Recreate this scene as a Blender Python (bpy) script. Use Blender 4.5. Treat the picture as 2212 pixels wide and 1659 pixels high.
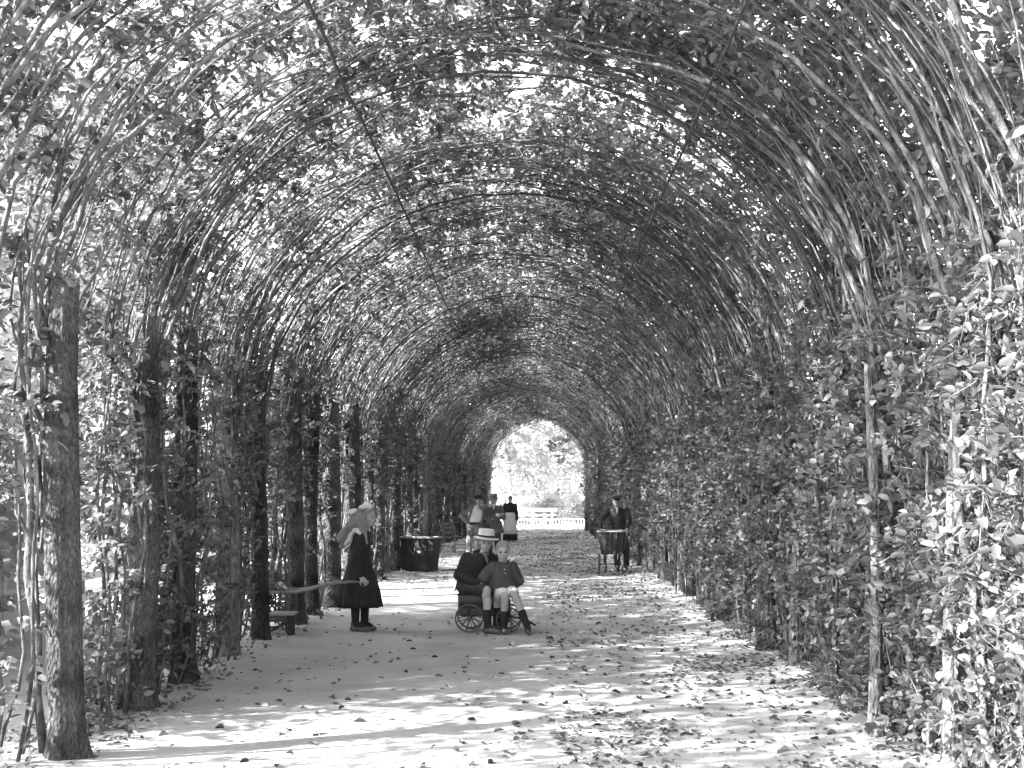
import bpy, math, random
import numpy as np
from mathutils import Vector, Matrix

sc = bpy.context.scene
for o in list(bpy.data.objects):
    bpy.data.objects.remove(o)
col = sc.collection
R = math.radians
rng = np.random.default_rng(7)
random.seed(7)

# ------------------------------------------------------------------ camera
EYE = 1.62
cd = bpy.data.cameras.new('camera')
cd.sensor_width = 36.0
cd.lens = 43.2
cd.shift_x = -0.0203
cd.shift_y = 0.1074
cd.clip_end = 2000
cam = bpy.data.objects.new('camera', cd)
cam.location = (0, 0, EYE)
cam.rotation_euler = (R(90), 0, 0)
col.objects.link(cam)
sc.camera = cam

# ------------------------------------------------------------------ light (black-and-white plate: neutral sky and sun)
SUN_EL, SUN_AZ = 33.0, 247.0          # azimuth clockwise from +Y (the view direction): left, a little behind
w = bpy.data.worlds.new('World')
sc.world = w
w.use_nodes = True
nt = w.node_tree
sky = nt.nodes.new('ShaderNodeTexSky')
sky.sky_type = 'NISHITA'
sky.sun_disc = False
sky.sun_elevation = R(SUN_EL)
sky.sun_rotation = R(SUN_AZ)
sky.air_density = 1.6
sky.dust_density = 3.0
bw = nt.nodes.new('ShaderNodeRGBToBW')
nt.links.new(sky.outputs[0], bw.inputs[0])
bg = nt.nodes['Background']
nt.links.new(bw.outputs[0], bg.inputs['Color'])
bg.inputs['Strength'].default_value = 0.15
sd = bpy.data.lights.new('sun', 'SUN')
sd.energy = 4.3
sd.angle = R(0.8)
sd.color = (1, 1, 1)
sun = bpy.data.objects.new('sun', sd)
col.objects.link(sun)
az, el = R(SUN_AZ), R(SUN_EL)
to_sun = Vector((math.sin(az) * math.cos(el), math.cos(az) * math.cos(el), math.sin(el)))
sun.rotation_euler = to_sun.to_track_quat('Z', 'Y').to_euler()
vs = sc.view_settings
vs.view_transform = 'Standard'
vs.look = 'None'
vs.gamma = 1.0
vs.exposure = 2.8
vs.use_curve_mapping = False
try:
    sc.cycles.max_bounces = 5
    sc.cycles.diffuse_bounces = 4
    sc.cycles.glossy_bounces = 2
    sc.cycles.transmission_bounces = 4
    sc.cycles.caustics_reflective = False
    sc.cycles.caustics_refractive = False
    sc.cycles.filter_width = 1.45
    sc.cycles.use_denoising = True
    sc.cycles.use_adaptive_sampling = True
    sc.cycles.adaptive_threshold = 0.025
except Exception:
    pass

# ------------------------------------------------------------------ helpers
def px(x, y, d):
    """point at depth d (metres from the camera) that the full photograph shows at x, y (2212 px wide)"""
    return ((x - 1151) / 2654 * d, d, EYE - (y - 1067) / 2654 * d)

def gdepth(y):
    return 2654 * EYE / (y - 1067)

def link(o, parent=None):
    col.objects.link(o)
    if parent is not None:
        o.parent = parent
    return o

def empty(name, loc=(0, 0, 0), rz=0.0):
    o = bpy.data.objects.new(name, None)
    o.empty_display_size = 0.1
    o.location = loc
    o.rotation_euler = (0, 0, rz)
    return link(o)

def tag(o, label=None, cat=None, group=None, kind=None):
    if label: o['label'] = label
    if cat: o['category'] = cat
    if group: o['group'] = group
    if kind: o['kind'] = kind
    return o

def mesh_np(name, V, faces4=None, faces3=None, mats=(), tone=None, smooth=False, midx=None):
    """mesh from numpy arrays of quads and triangles"""
    me = bpy.data.meshes.new(name)
    V = np.asarray(V, np.float32)
    me.vertices.add(len(V))
    me.vertices.foreach_set('co', V.ravel())
    q = np.asarray(faces4 if faces4 is not None else np.zeros((0, 4)), np.int32).reshape(-1, 4)
    t = np.asarray(faces3 if faces3 is not None else np.zeros((0, 3)), np.int32).reshape(-1, 3)
    nl = q.size + t.size
    me.loops.add(nl)
    me.loops.foreach_set('vertex_index', np.concatenate([q.ravel(), t.ravel()]).astype(np.int32))
    me.polygons.add(len(q) + len(t))
    ls = np.concatenate([np.arange(len(q)) * 4, q.size + np.arange(len(t)) * 3]).astype(np.int32)
    me.polygons.foreach_set('loop_start', ls)
    if midx is not None:
        me.polygons.foreach_set('material_index', np.asarray(midx, np.int32))
    for m in mats:
        me.materials.append(m)
    me.update(calc_edges=True)
    if smooth:
        me.polygons.foreach_set('use_smooth', np.ones(len(me.polygons), bool))
    if tone is not None:
        a = me.attributes.new('tone', 'FLOAT', 'POINT')
        a.data.foreach_set('value', np.asarray(tone, np.float32))
    return me

def wobble(P, amp, freq, seed=0, n=7):
    """cheap smooth 3-D noise from sines, one value per point"""
    r = np.random.default_rng(seed)
    P = np.asarray(P, float)
    s = np.zeros(len(P))
    for k in range(n):
        d = r.normal(size=3)
        d /= np.linalg.norm(d)
        f = freq * (0.6 + 1.6 * r.random())
        s += np.sin(P @ d * f + r.random() * 6.28) / (0.6 + f / freq)
    return amp * s / math.sqrt(n)

class MB:
    """collects simple shapes; build() links them as one mesh object"""
    def __init__(self):
        self.v = []; self.f = []
    def add(self, verts, faces):
        n = len(self.v)
        self.v += [tuple(float(c) for c in p) for p in verts]
        self.f += [tuple(i + n for i in q) for q in faces]
        return self
    def box(self, c, s, M=None, bev=0.0):
        hx, hy, hz = s[0] / 2, s[1] / 2, s[2] / 2
        P = [(x, y, z) for x in (-hx, hx) for y in (-hy, hy) for z in (-hz, hz)]
        P = [Vector(p) for p in P]
        if M is not None: P = [M @ p for p in P]
        P = [p + Vector(c) for p in P]
        return self.add(P, [(0, 1, 3, 2), (4, 6, 7, 5), (0, 4, 5, 1), (2, 3, 7, 6), (0, 2, 6, 4), (1, 5, 7, 3)])
    def tube(self, pts, rad, n=8, cap=True, squash=None):
        pts = [Vector(p) for p in pts]
        if not hasattr(rad, '__len__'): rad = [rad] * len(pts)
        V = []
        up = Vector((0, 0, 1))
        t0 = (pts[1] - pts[0]).normalized()
        a = up.cross(t0)
        if a.length < 1e-3: a = Vector((1, 0, 0))
        a.normalize()
        for i, p in enumerate(pts):
            t = (pts[min(i + 1, len(pts) - 1)] - pts[max(i - 1, 0)]).normalized()
            a = (a - t * a.dot(t)).normalized()
            b = t.cross(a)
            for k in range(n):
                an = 2 * math.pi * k / n
                V.append(p + (a * math.cos(an) + b * math.sin(an)) * rad[i])
        F = []
        for i in range(len(pts) - 1):
            for k in range(n):
                k2 = (k + 1) % n
                F.append((i * n + k, i * n + k2, (i + 1) * n + k2, (i + 1) * n + k))
        if cap:
            F.append(tuple(range(n - 1, -1, -1)))
            F.append(tuple(range((len(pts) - 1) * n, len(pts) * n)))
        return self.add(V, F)
    def loft(self, rings, n=32, cap=True):
        """rings: list of lists of points, all the same length"""
        n = len(rings[0]); V = []; F = []
        for r in rings: V += list(r)
        for i in range(len(rings) - 1):
            for k in range(n):
                k2 = (k + 1) % n
                F.append((i * n + k, i * n + k2, (i + 1) * n + k2, (i + 1) * n + k))
        if cap:
            F.append(tuple(range(n - 1, -1, -1)))
            F.append(tuple(range((len(rings) - 1) * n, len(rings) * n)))
        return self.add(V, F)
    def mesh(self, name, mat, smooth=False):
        me = bpy.data.meshes.new(name)
        me.from_pydata(self.v, [], self.f)
        me.update()
        if mat is not None: me.materials.append(mat)
        if smooth:
            me.polygons.foreach_set('use_smooth', np.ones(len(me.polygons), bool))
        return me
    def build(self, name, mat, parent=None, smooth=False, bevel=0.0):
        o = bpy.data.objects.new(name, self.mesh(name, mat, smooth))
        if bevel:
            b = o.modifiers.new('bevel', 'BEVEL'); b.width = bevel; b.segments = 2; b.limit_method = 'ANGLE'
        return link(o, parent)

def ering(c, rx, ry, n=24, pleat=0.0, npl=9, ph=0.0):
    out = []
    for k in range(n):
        a = 2 * math.pi * k / n
        f = 1 + pleat * math.sin(npl * a + ph) + pleat * 0.5 * math.sin((npl * 2 + 1) * a + ph * 2.3)
        out.append((c[0] + math.cos(a) * rx * f, c[1] + math.sin(a) * ry * f, c[2]))
    return out

# ------------------------------------------------------------------ materials (all neutral greys)
def mat(name, base=0.3, rough=0.8, var=0.25, scale=6.0, bump=0.0, bscale=None, spec=0.3, stretch=(1, 1, 1), coords='Object', detail=6):
    m = bpy.data.materials.new(name)
    m.use_nodes = True
    n = m.node_tree
    p = n.nodes['Principled BSDF']
    p.inputs['Roughness'].default_value = rough
    p.inputs['Specular IOR Level'].default_value = spec
    tc = n.nodes.new('ShaderNodeTexCoord')
    mp = n.nodes.new('ShaderNodeMapping')
    mp.inputs['Scale'].default_value = stretch
    n.links.new(tc.outputs[coords], mp.inputs[0])
    nz = n.nodes.new('ShaderNodeTexNoise')
    nz.inputs['Scale'].default_value = scale
    nz.inputs['Detail'].default_value = detail
    nz.inputs['Roughness'].default_value = 0.62
    n.links.new(mp.outputs[0], nz.inputs['Vector'])
    mr = n.nodes.new('ShaderNodeMapRange')
    mr.inputs['From Min'].default_value = 0.28
    mr.inputs['From Max'].default_value = 0.72
    mr.inputs['To Min'].default_value = base * (1 - var)
    mr.inputs['To Max'].default_value = base * (1 + var)
    n.links.new(nz.outputs['Fac'], mr.inputs[0])
    n.links.new(mr.outputs[0], p.inputs['Base Color'])
    if bump:
        nb = n.nodes.new('ShaderNodeTexNoise')
        nb.inputs['Scale'].default_value = bscale or scale * 4
        nb.inputs['Detail'].default_value = 5
        n.links.new(mp.outputs[0], nb.inputs['Vector'])
        bn = n.nodes.new('ShaderNodeBump')
        bn.inputs['Strength'].default_value = bump
        bn.inputs['Distance'].default_value = 0.02
        n.links.new(nb.outputs['Fac'], bn.inputs['Height'])
        n.links.new(bn.outputs[0], p.inputs['Normal'])
    return m

def leaf_mat(name, lo, hi, trans=0.4, rough=0.45, spec=0.45):
    """leaf tone per leaf from the 'tone' attribute; light passes through the blade"""
    m = bpy.data.materials.new(name)
    m.use_nodes = True
    n = m.node_tree
    p = n.nodes['Principled BSDF']
    at = n.nodes.new('ShaderNodeAttribute'); at.attribute_name = 'tone'
    mr = n.nodes.new('ShaderNodeMapRange')
    mr.inputs['To Min'].default_value = lo
    mr.inputs['To Max'].default_value = hi
    n.links.new(at.outputs['Fac'], mr.inputs[0])
    n.links.new(mr.outputs[0], p.inputs['Base Color'])
    p.inputs['Roughness'].default_value = rough
    p.inputs['Specular IOR Level'].default_value = spec
    tr = n.nodes.new('ShaderNodeBsdfTranslucent')
    n.links.new(mr.outputs[0], tr.inputs['Color'])
    mx = n.nodes.new('ShaderNodeMixShader')
    mx.inputs[0].default_value = trans
    n.links.new(p.outputs[0], mx.inputs[1])
    n.links.new(tr.outputs[0], mx.inputs[2])
    n.links.new(mx.outputs[0], n.nodes['Material Output'].inputs['Surface'])
    return m

def bark_mat(name, base, stretch=(1, 1, 0.34), scale=34):
    m = bpy.data.materials.new(name)
    m.use_nodes = True
    n = m.node_tree
    p = n.nodes['Principled BSDF']
    p.inputs['Roughness'].default_value = 0.9
    p.inputs['Specular IOR Level'].default_value = 0.15
    tc = n.nodes.new('ShaderNodeTexCoord')
    mp = n.nodes.new('ShaderNodeMapping'); mp.inputs['Scale'].default_value = stretch
    n.links.new(tc.outputs['Object'], mp.inputs[0])
    nz = n.nodes.new('ShaderNodeTexNoise'); nz.inputs['Scale'].default_value = scale; nz.inputs['Detail'].default_value = 6
    nz.inputs['Roughness'].default_value = 0.7
    n.links.new(mp.outputs[0], nz.inputs['Vector'])
    vo = n.nodes.new('ShaderNodeTexVoronoi'); vo.inputs['Scale'].default_value = scale * 1.1
    n.links.new(mp.outputs[0], vo.inputs['Vector'])
    big = n.nodes.new('ShaderNodeTexNoise'); big.inputs['Scale'].default_value = 3.0
    n.links.new(tc.outputs['Object'], big.inputs['Vector'])
    mul = n.nodes.new('ShaderNodeMath'); mul.operation = 'MULTIPLY'
    n.links.new(nz.outputs['Fac'], mul.inputs[0]); n.links.new(big.outputs['Fac'], mul.inputs[1])
    cr = n.nodes.new('ShaderNodeMapRange')
    cr.inputs['From Min'].default_value = 0.13; cr.inputs['From Max'].default_value = 0.40
    cr.inputs['To Min'].default_value = base * 0.30; cr.inputs['To Max'].default_value = base * 2.0
    n.links.new(mul.outputs[0], cr.inputs[0]); n.links.new(cr.outputs[0], p.inputs['Base Color'])
    ad = n.nodes.new('ShaderNodeMath'); ad.operation = 'ADD'
    n.links.new(nz.outputs['Fac'], ad.inputs[0]); n.links.new(vo.outputs['Distance'], ad.inputs[1])
    bn = n.nodes.new('ShaderNodeBump'); bn.inputs['Strength'].default_value = 1.0; bn.inputs['Distance'].default_value = 0.05
    n.links.new(ad.outputs[0], bn.inputs['Height']); n.links.new(bn.outputs[0], p.inputs['Normal'])
    return m

M = {}
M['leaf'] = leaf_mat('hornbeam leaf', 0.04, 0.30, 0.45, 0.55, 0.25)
M['leaf_pale_haze'] = leaf_mat('pale outer leaf with haze in its colour', 0.36, 0.66, 0.52, 0.7, 0.2)  # pale foliage, brightened further to stand in for far haze and glare
M['litter'] = leaf_mat('dry leaf', 0.05, 0.36, 0.10, 0.7, 0.2)
M['bark'] = bark_mat('old bark', 0.10, (1, 1, 0.5), 50)
M['bark_dark'] = bark_mat('dark bark', 0.07, (1, 1, 0.5), 46)
M['bark_pale'] = bark_mat('pale bark', 0.20)
M['stem'] = bark_mat('stem bark', 0.12, (1, 1, 0.5), 14)
M['birch'] = bark_mat('white bark', 0.5, (1, 1, 1.5), 6)
M['twig'] = mat('twig bark', 0.12, 0.85)
M['endgrain'] = mat('sawn wood', 0.22, 0.9, 0.4, 20)
M['iron'] = mat('rusted iron', 0.035, 0.7, 0.4, 20)
M['white_paint'] = mat('white paint', 0.72, 0.6, 0.12, 8)
M['grey_wood'] = mat('weathered wood', 0.30, 0.85, 0.35, 9, 0.3, 40, stretch=(0.3, 1, 1))
M['dark_wood'] = mat('dark wood', 0.032, 0.75, 0.4, 7, 0.25, 40)
M['cart_wood'] = mat('grey cart wood', 0.10, 0.75, 0.3, 9, 0.2, 40)
M['shaft_wood'] = mat('worn ash shaft', 0.20, 0.6, 0.25, 9)
M['stone'] = mat('pale stone', 0.55, 0.9, 0.15, 5)
M['wicker'] = mat('wicker', 0.06, 0.7, 0.5, 40, 0.4, 120)
M['wicker_rim'] = mat('wicker rim', 0.26, 0.7, 0.3, 40)
M['skin'] = mat('skin', 0.40, 0.55, 0.06, 10, spec=0.35)
M['skin_dark'] = mat('tanned skin', 0.36, 0.6, 0.06, 10, spec=0.3)
M['lip'] = mat('lip', 0.16, 0.6, 0.05)
M['eye'] = mat('eye', 0.035, 0.3, 0.05)
M['hair_fair'] = mat('fair hair', 0.30, 0.6, 0.3, 60, 0.4, 160)
M['hair_brown'] = mat('brown hair', 0.26, 0.6, 0.35, 14, 0.5, 60, stretch=(5, 5, 1))
M['hair_dark'] = mat('dark hair', 0.04, 0.6, 0.3, 60, 0.4, 160)
M['cloth_black'] = mat('black wool', 0.028, 0.9, 0.25, 12, 0.25, 90)
M['cloth_dark'] = mat('dark cloth', 0.05, 0.9, 0.3, 10, 0.25, 90)
M['cloth_smock'] = mat('grey smock cloth', 0.075, 0.85, 0.3, 9, 0.3, 60)
M['cloth_mid'] = mat('mid grey cloth', 0.19, 0.9, 0.2, 10, 0.25, 90)
M['cloth_coat'] = mat('dark grey coat cloth', 0.13, 0.9, 0.25, 10, 0.25, 90)
M['cloth_apron'] = mat('apron linen', 0.58, 0.9, 0.12, 10, 0.2, 90)
M['cloth_white'] = mat('white linen', 0.75, 0.85, 0.08, 10, 0.2, 60)
M['straw'] = mat('straw', 0.62, 0.7, 0.10, 60, 0.3, 160)
M['straw_dark'] = mat('felt hat', 0.20, 0.8, 0.15, 40)
M['leather'] = mat('worn leather', 0.09, 0.5, 0.5, 14, 0.2, 60)
M['clog'] = mat('wooden clog', 0.10, 0.7, 0.3, 14)

# sandy ground: only colour, grain and small relief
def ground_material():
    m = bpy.data.materials.new('sandy ground')
    m.use_nodes = True
    n = m.node_tree
    p = n.nodes['Principled BSDF']
    p.inputs['Roughness'].default_value = 0.95
    p.inputs['Specular IOR Level'].default_value = 0.15
    tc = n.nodes.new('ShaderNodeTexCoord')
    a = n.nodes.new('ShaderNodeTexNoise'); a.inputs['Scale'].default_value = 0.9; a.inputs['Detail'].default_value = 8; a.inputs['Roughness'].default_value = 0.6
    b = n.nodes.new('ShaderNodeTexNoise'); b.inputs['Scale'].default_value = 22; b.inputs['Detail'].default_value = 6; b.inputs['Roughness'].default_value = 0.75
    for q in (a, b): n.links.new(tc.outputs['Object'], q.inputs['Vector'])
    mx = n.nodes.new('ShaderNodeMath'); mx.operation = 'MULTIPLY_ADD'; mx.inputs[1].default_value = 0.5
    n.links.new(b.outputs['Fac'], mx.inputs[0]); n.links.new(a.outputs['Fac'], mx.inputs[2])
    mr = n.nodes.new('ShaderNodeMapRange')
    mr.inputs['From Min'].default_value = 0.5; mr.inputs['From Max'].default_value = 1.0
    mr.inputs['To Min'].default_value = 0.31; mr.inputs['To Max'].default_value = 0.53
    n.links.new(mx.outputs[0], mr.inputs[0]); n.links.new(mr.outputs[0], p.inputs['Base Color'])
    bn = n.nodes.new('ShaderNodeBump'); bn.inputs['Strength'].default_value = 0.75; bn.inputs['Distance'].default_value = 0.03
    g = n.nodes.new('ShaderNodeTexNoise'); g.inputs['Scale'].default_value = 90; g.inputs['Detail'].default_value = 4
    n.links.new(tc.outputs['Object'], g.inputs['Vector'])
    m2 = n.nodes.new('ShaderNodeMath'); m2.operation = 'MULTIPLY_ADD'; m2.inputs[1].default_value = 0.35
    n.links.new(g.outputs['Fac'], m2.inputs[0]); n.links.new(mx.outputs[0], m2.inputs[2])
    n.links.new(m2.outputs[0], bn.inputs['Height']); n.links.new(bn.outputs[0], p.inputs['Normal'])
    return m
M['ground'] = ground_material()

# ------------------------------------------------------------------ ground
XL, XR = -2.95, 2.40            # feet of the two green walls
def gz(x, y):
    x = np.asarray(x, float); y = np.asarray(y, float)
    P = np.stack([x.ravel(), y.ravel(), np.zeros(x.size)], 1)
    z = wobble(P, 0.010, 1.3, 3) + wobble(P, 0.006, 5.0, 4)
    e = np.exp(-((x.ravel() - XL) / 0.35) ** 2) + np.exp(-((x.ravel() - XR) / 0.35) ** 2)
    near = np.clip((90 - y.ravel()) / 20, 0, 1)
    return ((z + 0.05 * e * (0.6 + 0.4 * np.sin(y.ravel() * 2.1))) * near).reshape(x.shape)
def gz1(x, y):
    return float(gz(np.array([x]), np.array([y]))[0])

gx = np.concatenate([np.linspace(-400, -12, 14), np.linspace(-10, -4.5, 12), np.arange(-4.2, 4.21, 0.14), np.linspace(4.5, 10, 12), np.linspace(12, 400, 14)])
gy = np.concatenate([np.linspace(-200, -2, 10), np.arange(-1, 30, 0.16), np.arange(30, 64, 0.4), np.linspace(65, 120, 14), np.linspace(140, 900, 12)])
GX, GY = np.meshgrid(gx, gy)
GZ = gz(GX, GY)
V = np.stack([GX.ravel(), GY.ravel(), GZ.ravel()], 1)
nx_, ny_ = len(gx), len(gy)
i0 = (np.arange(ny_ - 1)[:, None] * nx_ + np.arange(nx_ - 1)[None, :]).ravel()
Q = np.stack([i0, i0 + 1, i0 + 1 + nx_, i0 + nx_], 1)
ground = link(bpy.data.objects.new('ground', mesh_np('ground', V, Q, mats=[M['ground']], smooth=True)))
tag(ground, 'pale sandy path and soil under the leafy tunnel', kind='structure')

# ------------------------------------------------------------------ leaves
def leaf_arrays(P, T, N, L, Wd, rs, curl=0.12, simple=False):
    """oval leaves folded along the midrib (six points), or four-point leaves far off: returns vertices and quads"""
    T = T / np.linalg.norm(T, axis=1, keepdims=True)
    S = np.cross(T, N); S /= np.linalg.norm(S, axis=1, keepdims=True) + 1e-9
    N = np.cross(S, T)
    L = L[:, None]; Wd = Wd[:, None]
    up = N * Wd * (0.10 + 0.25 * rs.random((len(P), 1)))
    v0 = P
    v3 = P + T * L - N * L * curl * rs.random((len(P), 1))
    if simple:
        V = np.stack([v0, P + T * L * 0.48 + S * Wd * 0.5, v3, P + T * L * 0.48 - S * Wd * 0.5], 1).reshape(-1, 3)
        return V, np.arange(len(P))[:, None] * 4 + np.array([[0, 1, 2, 3]])
    v1 = P + T * L * 0.30 - S * Wd * 0.46 + up
    v2 = P + T * L * 0.68 - S * Wd * 0.40 + up * 0.8
    v4 = P + T * L * 0.68 + S * Wd * 0.40 + up * 0.8
    v5 = P + T * L * 0.30 + S * Wd * 0.46 + up
    V = np.stack([v0, v1, v2, v3, v4, v5], 1).reshape(-1, 3)
    b = np.arange(len(P))[:, None] * 6
    Q = np.concatenate([b + np.array([[0, 3, 2, 1]]), b + np.array([[0, 5, 4, 3]])], 0)
    return V, Q

def prism_twigs(A, B, r, n0):
    """thin three-sided twigs from A to B"""
    d = B - A
    a = np.cross(d, np.array([0.3, 0.5, 0.8])); a /= np.linalg.norm(a, axis=1, keepdims=True) + 1e-9
    b = np.cross(d, a); b /= np.linalg.norm(b, axis=1, keepdims=True) + 1e-9
    vs_ = []
    for base, rr in ((A, r), (B, r * 0.35)):
        for k in range(3):
            an = 2.094 * k
            vs_.append(base + (a * math.cos(an) + b * math.sin(an)) * rr[:, None])
    V = np.stack(vs_, 1).reshape(-1, 3)
    i = n0 + np.arange(len(A))[:, None] * 6
    Q = np.concatenate([i + np.array([[0, 1, 4, 3]]), i + np.array([[1, 2, 5, 4]]), i + np.array([[2, 0, 3, 5]])], 0)
    return V, Q

def sprays(base, tdir, tlen, nleaf, L0, rs, up_bias, name, leafm, twigr=0.004, simple=False, scl=None):
    """leafy side twigs: base points, directions, lengths -> one crown mesh"""
    n = len(base)
    k = rs.integers(nleaf[0], nleaf[1] + 1, n)
    idx = np.repeat(np.arange(n), k)
    cnt = np.concatenate([np.arange(q) for q in k])
    f = (cnt + rs.random(len(cnt)) * 0.7 + 0.3) / np.repeat(k, k)
    td = tdir / np.linalg.norm(tdir, axis=1, keepdims=True)
    bend = np.array([0, 0, -0.35])
    P = base[idx] + td[idx] * (tlen[idx] * f)[:, None] + bend * (tlen[idx] * f * f)[:, None]
    side = np.cross(td[idx], up_bias[idx]); side /= np.linalg.norm(side, axis=1, keepdims=True) + 1e-9
    sg = np.where(cnt % 2 == 0, 1.0, -1.0)[:, None]
    T = td[idx] * 0.55 + side * sg * 0.9 + rs.normal(0, 0.30, (len(P), 3)) + np.array([0, 0, -0.25])
    N = up_bias[idx] + rs.normal(0, 0.55, (len(P), 3))
    L = L0 * (0.5 + 0.8 * rs.random(len(P)))
    if scl is not None: L = L * scl[idx]
    V, Q = leaf_arrays(P + rs.normal(0, 0.008, P.shape), T, N, L, L * (0.52 + 0.14 * rs.random(len(P))), rs, simple=simple)
    tw = rs.random(n) * 0.45
    tone = np.repeat(np.clip(tw[idx] + rs.random(len(P)) ** 1.6 * 0.6, 0, 1), 4 if simple else 6)
    end = base + td * tlen[:, None] + bend * tlen[:, None]
    if simple:
        return mesh_np(name, V, Q, mats=[leafm], tone=tone)
    TV, TQ = prism_twigs(base, end, np.full(n, twigr), len(V))
    mi = np.concatenate([np.zeros(len(Q), int), np.ones(len(TQ), int)])
    return mesh_np(name, np.concatenate([V, TV]), np.concatenate([Q, TQ]), mats=[leafm, M['twig']],
                   tone=np.concatenate([tone, np.zeros(len(TV))]), midx=mi)

# ------------------------------------------------------------------ the arched trees
RX, RZ, SPRING = (XR - XL) / 2, 2.60, 2.30
def arch(s):
    """half arch by arc length: inward distance, height, outward normal (inward axis, up)"""
    th = np.clip((s - SPRING) / 2.63, 0, 1.9)
    x = np.where(s < SPRING, 0, RX * (1 - np.cos(th)))
    z = np.where(s < SPRING, s, SPRING + RZ * np.sin(th))
    return x, z, np.where(s < SPRING, -1.0, -np.cos(th)), np.where(s < SPRING, 0.0, np.sin(th))
STOP = SPRING + 2.63 * math.pi / 2

def stem_set(sg, seed, n):
    """curved stems: list of (points, radii)"""
    r = np.random.default_rng(seed)
    out = []
    for k in range(n):
        thick = k < max(2, n // 5)
        s0 = 0.0 if r.random() < (0.5 if sg > 0 else 0.6) else r.uniform(1.2, 2.8)
        s1 = STOP + r.uniform(-0.4, 0.7) if thick else r.uniform(3.6, STOP + 0.3)
        m = 18
        s = np.linspace(s0, s1, m)
        x, z, nx, nz = arch(s)
        o = r.uniform(-0.03, 0.20) + 0.05 * np.sin(s * r.uniform(1.0, 2.2) + r.uniform(0, 6)) + 0.026 * np.sin(s * r.uniform(4, 7.5) + r.uniform(0, 6))
        o = o + 0.10 * np.exp(-((s - s0) / 0.4))*0.5
        y = r.uniform(-0.55, 0.55) + r.normal(0, 0.12) * (s - s0) + 0.06 * np.sin(s * r.uniform(0.8, 1.7) + r.uniform(0, 6)) + 0.032 * np.sin(s * r.uniform(3.5, 7) + r.uniform(0, 6))
        if s0 > 1.0:
            join = 1 - np.exp(-(s - s0) / 0.30)      # leaves the trunk's middle and swings out
            o = o * join; y = y * join
        P = np.stack([sg * (x + nx * o), y, np.maximum(z + nz * o, -0.05)], 1)
        r0 = r.uniform(0.020, 0.033) if thick else r.uniform(0.008, 0.017)
        t = np.linspace(0, 1, m)
        rad = r0 * (1 - 0.72 * t) * (1 + 0.10 * np.sin(s * 9 + k))
        out.append((P, rad))
    return out

def crown_mesh(sg, seed, stems, ntw, dens, name, leafm, L0=0.076, simple=False):
    """leafy sprays along the green wall; dens(s) gives the relative amount at arc length s"""
    r = np.random.default_rng(seed)
    base = []
    S = []
    # rejection sample arc length by density, then hang on a stem (or on the wall line)
    while len(S) < ntw:
        s = r.uniform(0.05, STOP + 0.15, 4000)
        keep = r.random(4000) < dens(s) * (1 - 0.6 * np.clip((s - STOP + 0.45) / 0.4, 0, 1))   # the two sides share the crown
        S += list(s[keep])
    S = np.array(S[:ntw])
    x, z, nx, nz = arch(S)
    cl = r.uniform(-0.95, 0.95, ntw)
    # clumpy thickness: some thin places
    up_ = np.clip((S - 2.7) / 0.8, 0, 1)
    off = (r.normal(0.10, 0.12, ntw) if sg < 0 else r.normal(0.15, 0.13, ntw)) * (1 - up_) + up_ * (0.22 + np.abs(r.normal(0, 0.2, ntw)))
    P = np.stack([sg * (x + nx * off), cl, z + nz * off], 1)
    keep = wobble(P, 1.0, 5.0, seed + 50) > -0.55
    keep |= r.random(ntw) < 0.35
    P, S, nx, nz = P[keep], S[keep], nx[keep], nz[keep]
    n = len(P)
    out = np.stack([sg * nx, np.zeros(n), nz], 1)
    td = r.normal(0, 0.55, (n, 3)) + np.stack([np.zeros(n), r.choice([-1, 1], n) * 0.7, np.full(n, 0.15)], 1) - out * 0.10
    tl = r.uniform(0.10, 0.28, n)
    ub = out * 0.55 + np.array([0, 0, 0.75]) + r.normal(0, 0.35, (n, 3))
    return sprays(P, td, tl, (7, 13), L0, r, ub, name, leafm, simple=simple, scl=1.0 + (0.14 if sg > 0 else 0.06) * np.clip((S - 2.9) / 0.6, 0, 1))

def bump(s, a, b, soft=0.25):
    return 1 / (1 + np.exp(-(s - a) / soft)) * 1 / (1 + np.exp((s - b) / soft))

DENS = {
    'left': lambda s: 0.09 * (s < 1.7) + 0.80 * bump(s, 1.75, 3.2, 0.18) + 0.54 * bump(s, 3.2, 5.2, 0.3) + 0.74 * bump(s, 5.2, 9, 0.2),
    'left_gap': lambda s: 0.05 * (s < 2.0) + 0.30 * bump(s, 1.9, 3.4, 0.3) + 0.36 * bump(s, 3.4, 5.6, 0.2) + 0.48 * bump(s, 5.6, 9, 0.2),
    'left_near': lambda s: 0.28 * (s < 2.0) + 0.40 * bump(s, 1.9, 3.4, 0.3) + 0.42 * bump(s, 3.4, 5.6, 0.2) + 0.54 * bump(s, 5.6, 9, 0.2),
    'right_near': lambda s: 0.86 * bump(s, -1, 2.7, 0.2) + 0.66 * bump(s, 2.6, 9, 0.3),
    'right': lambda s: 0.90 * bump(s, 0.85, 3.0, 0.18) + 0.06 + 0.60 * bump(s, 2.9, 9, 0.3)}
AMOUNT = {'left': 1450, 'left_near': 1450, 'left_gap': 1150, 'right_near': 1800, 'right': 1650}
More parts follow.
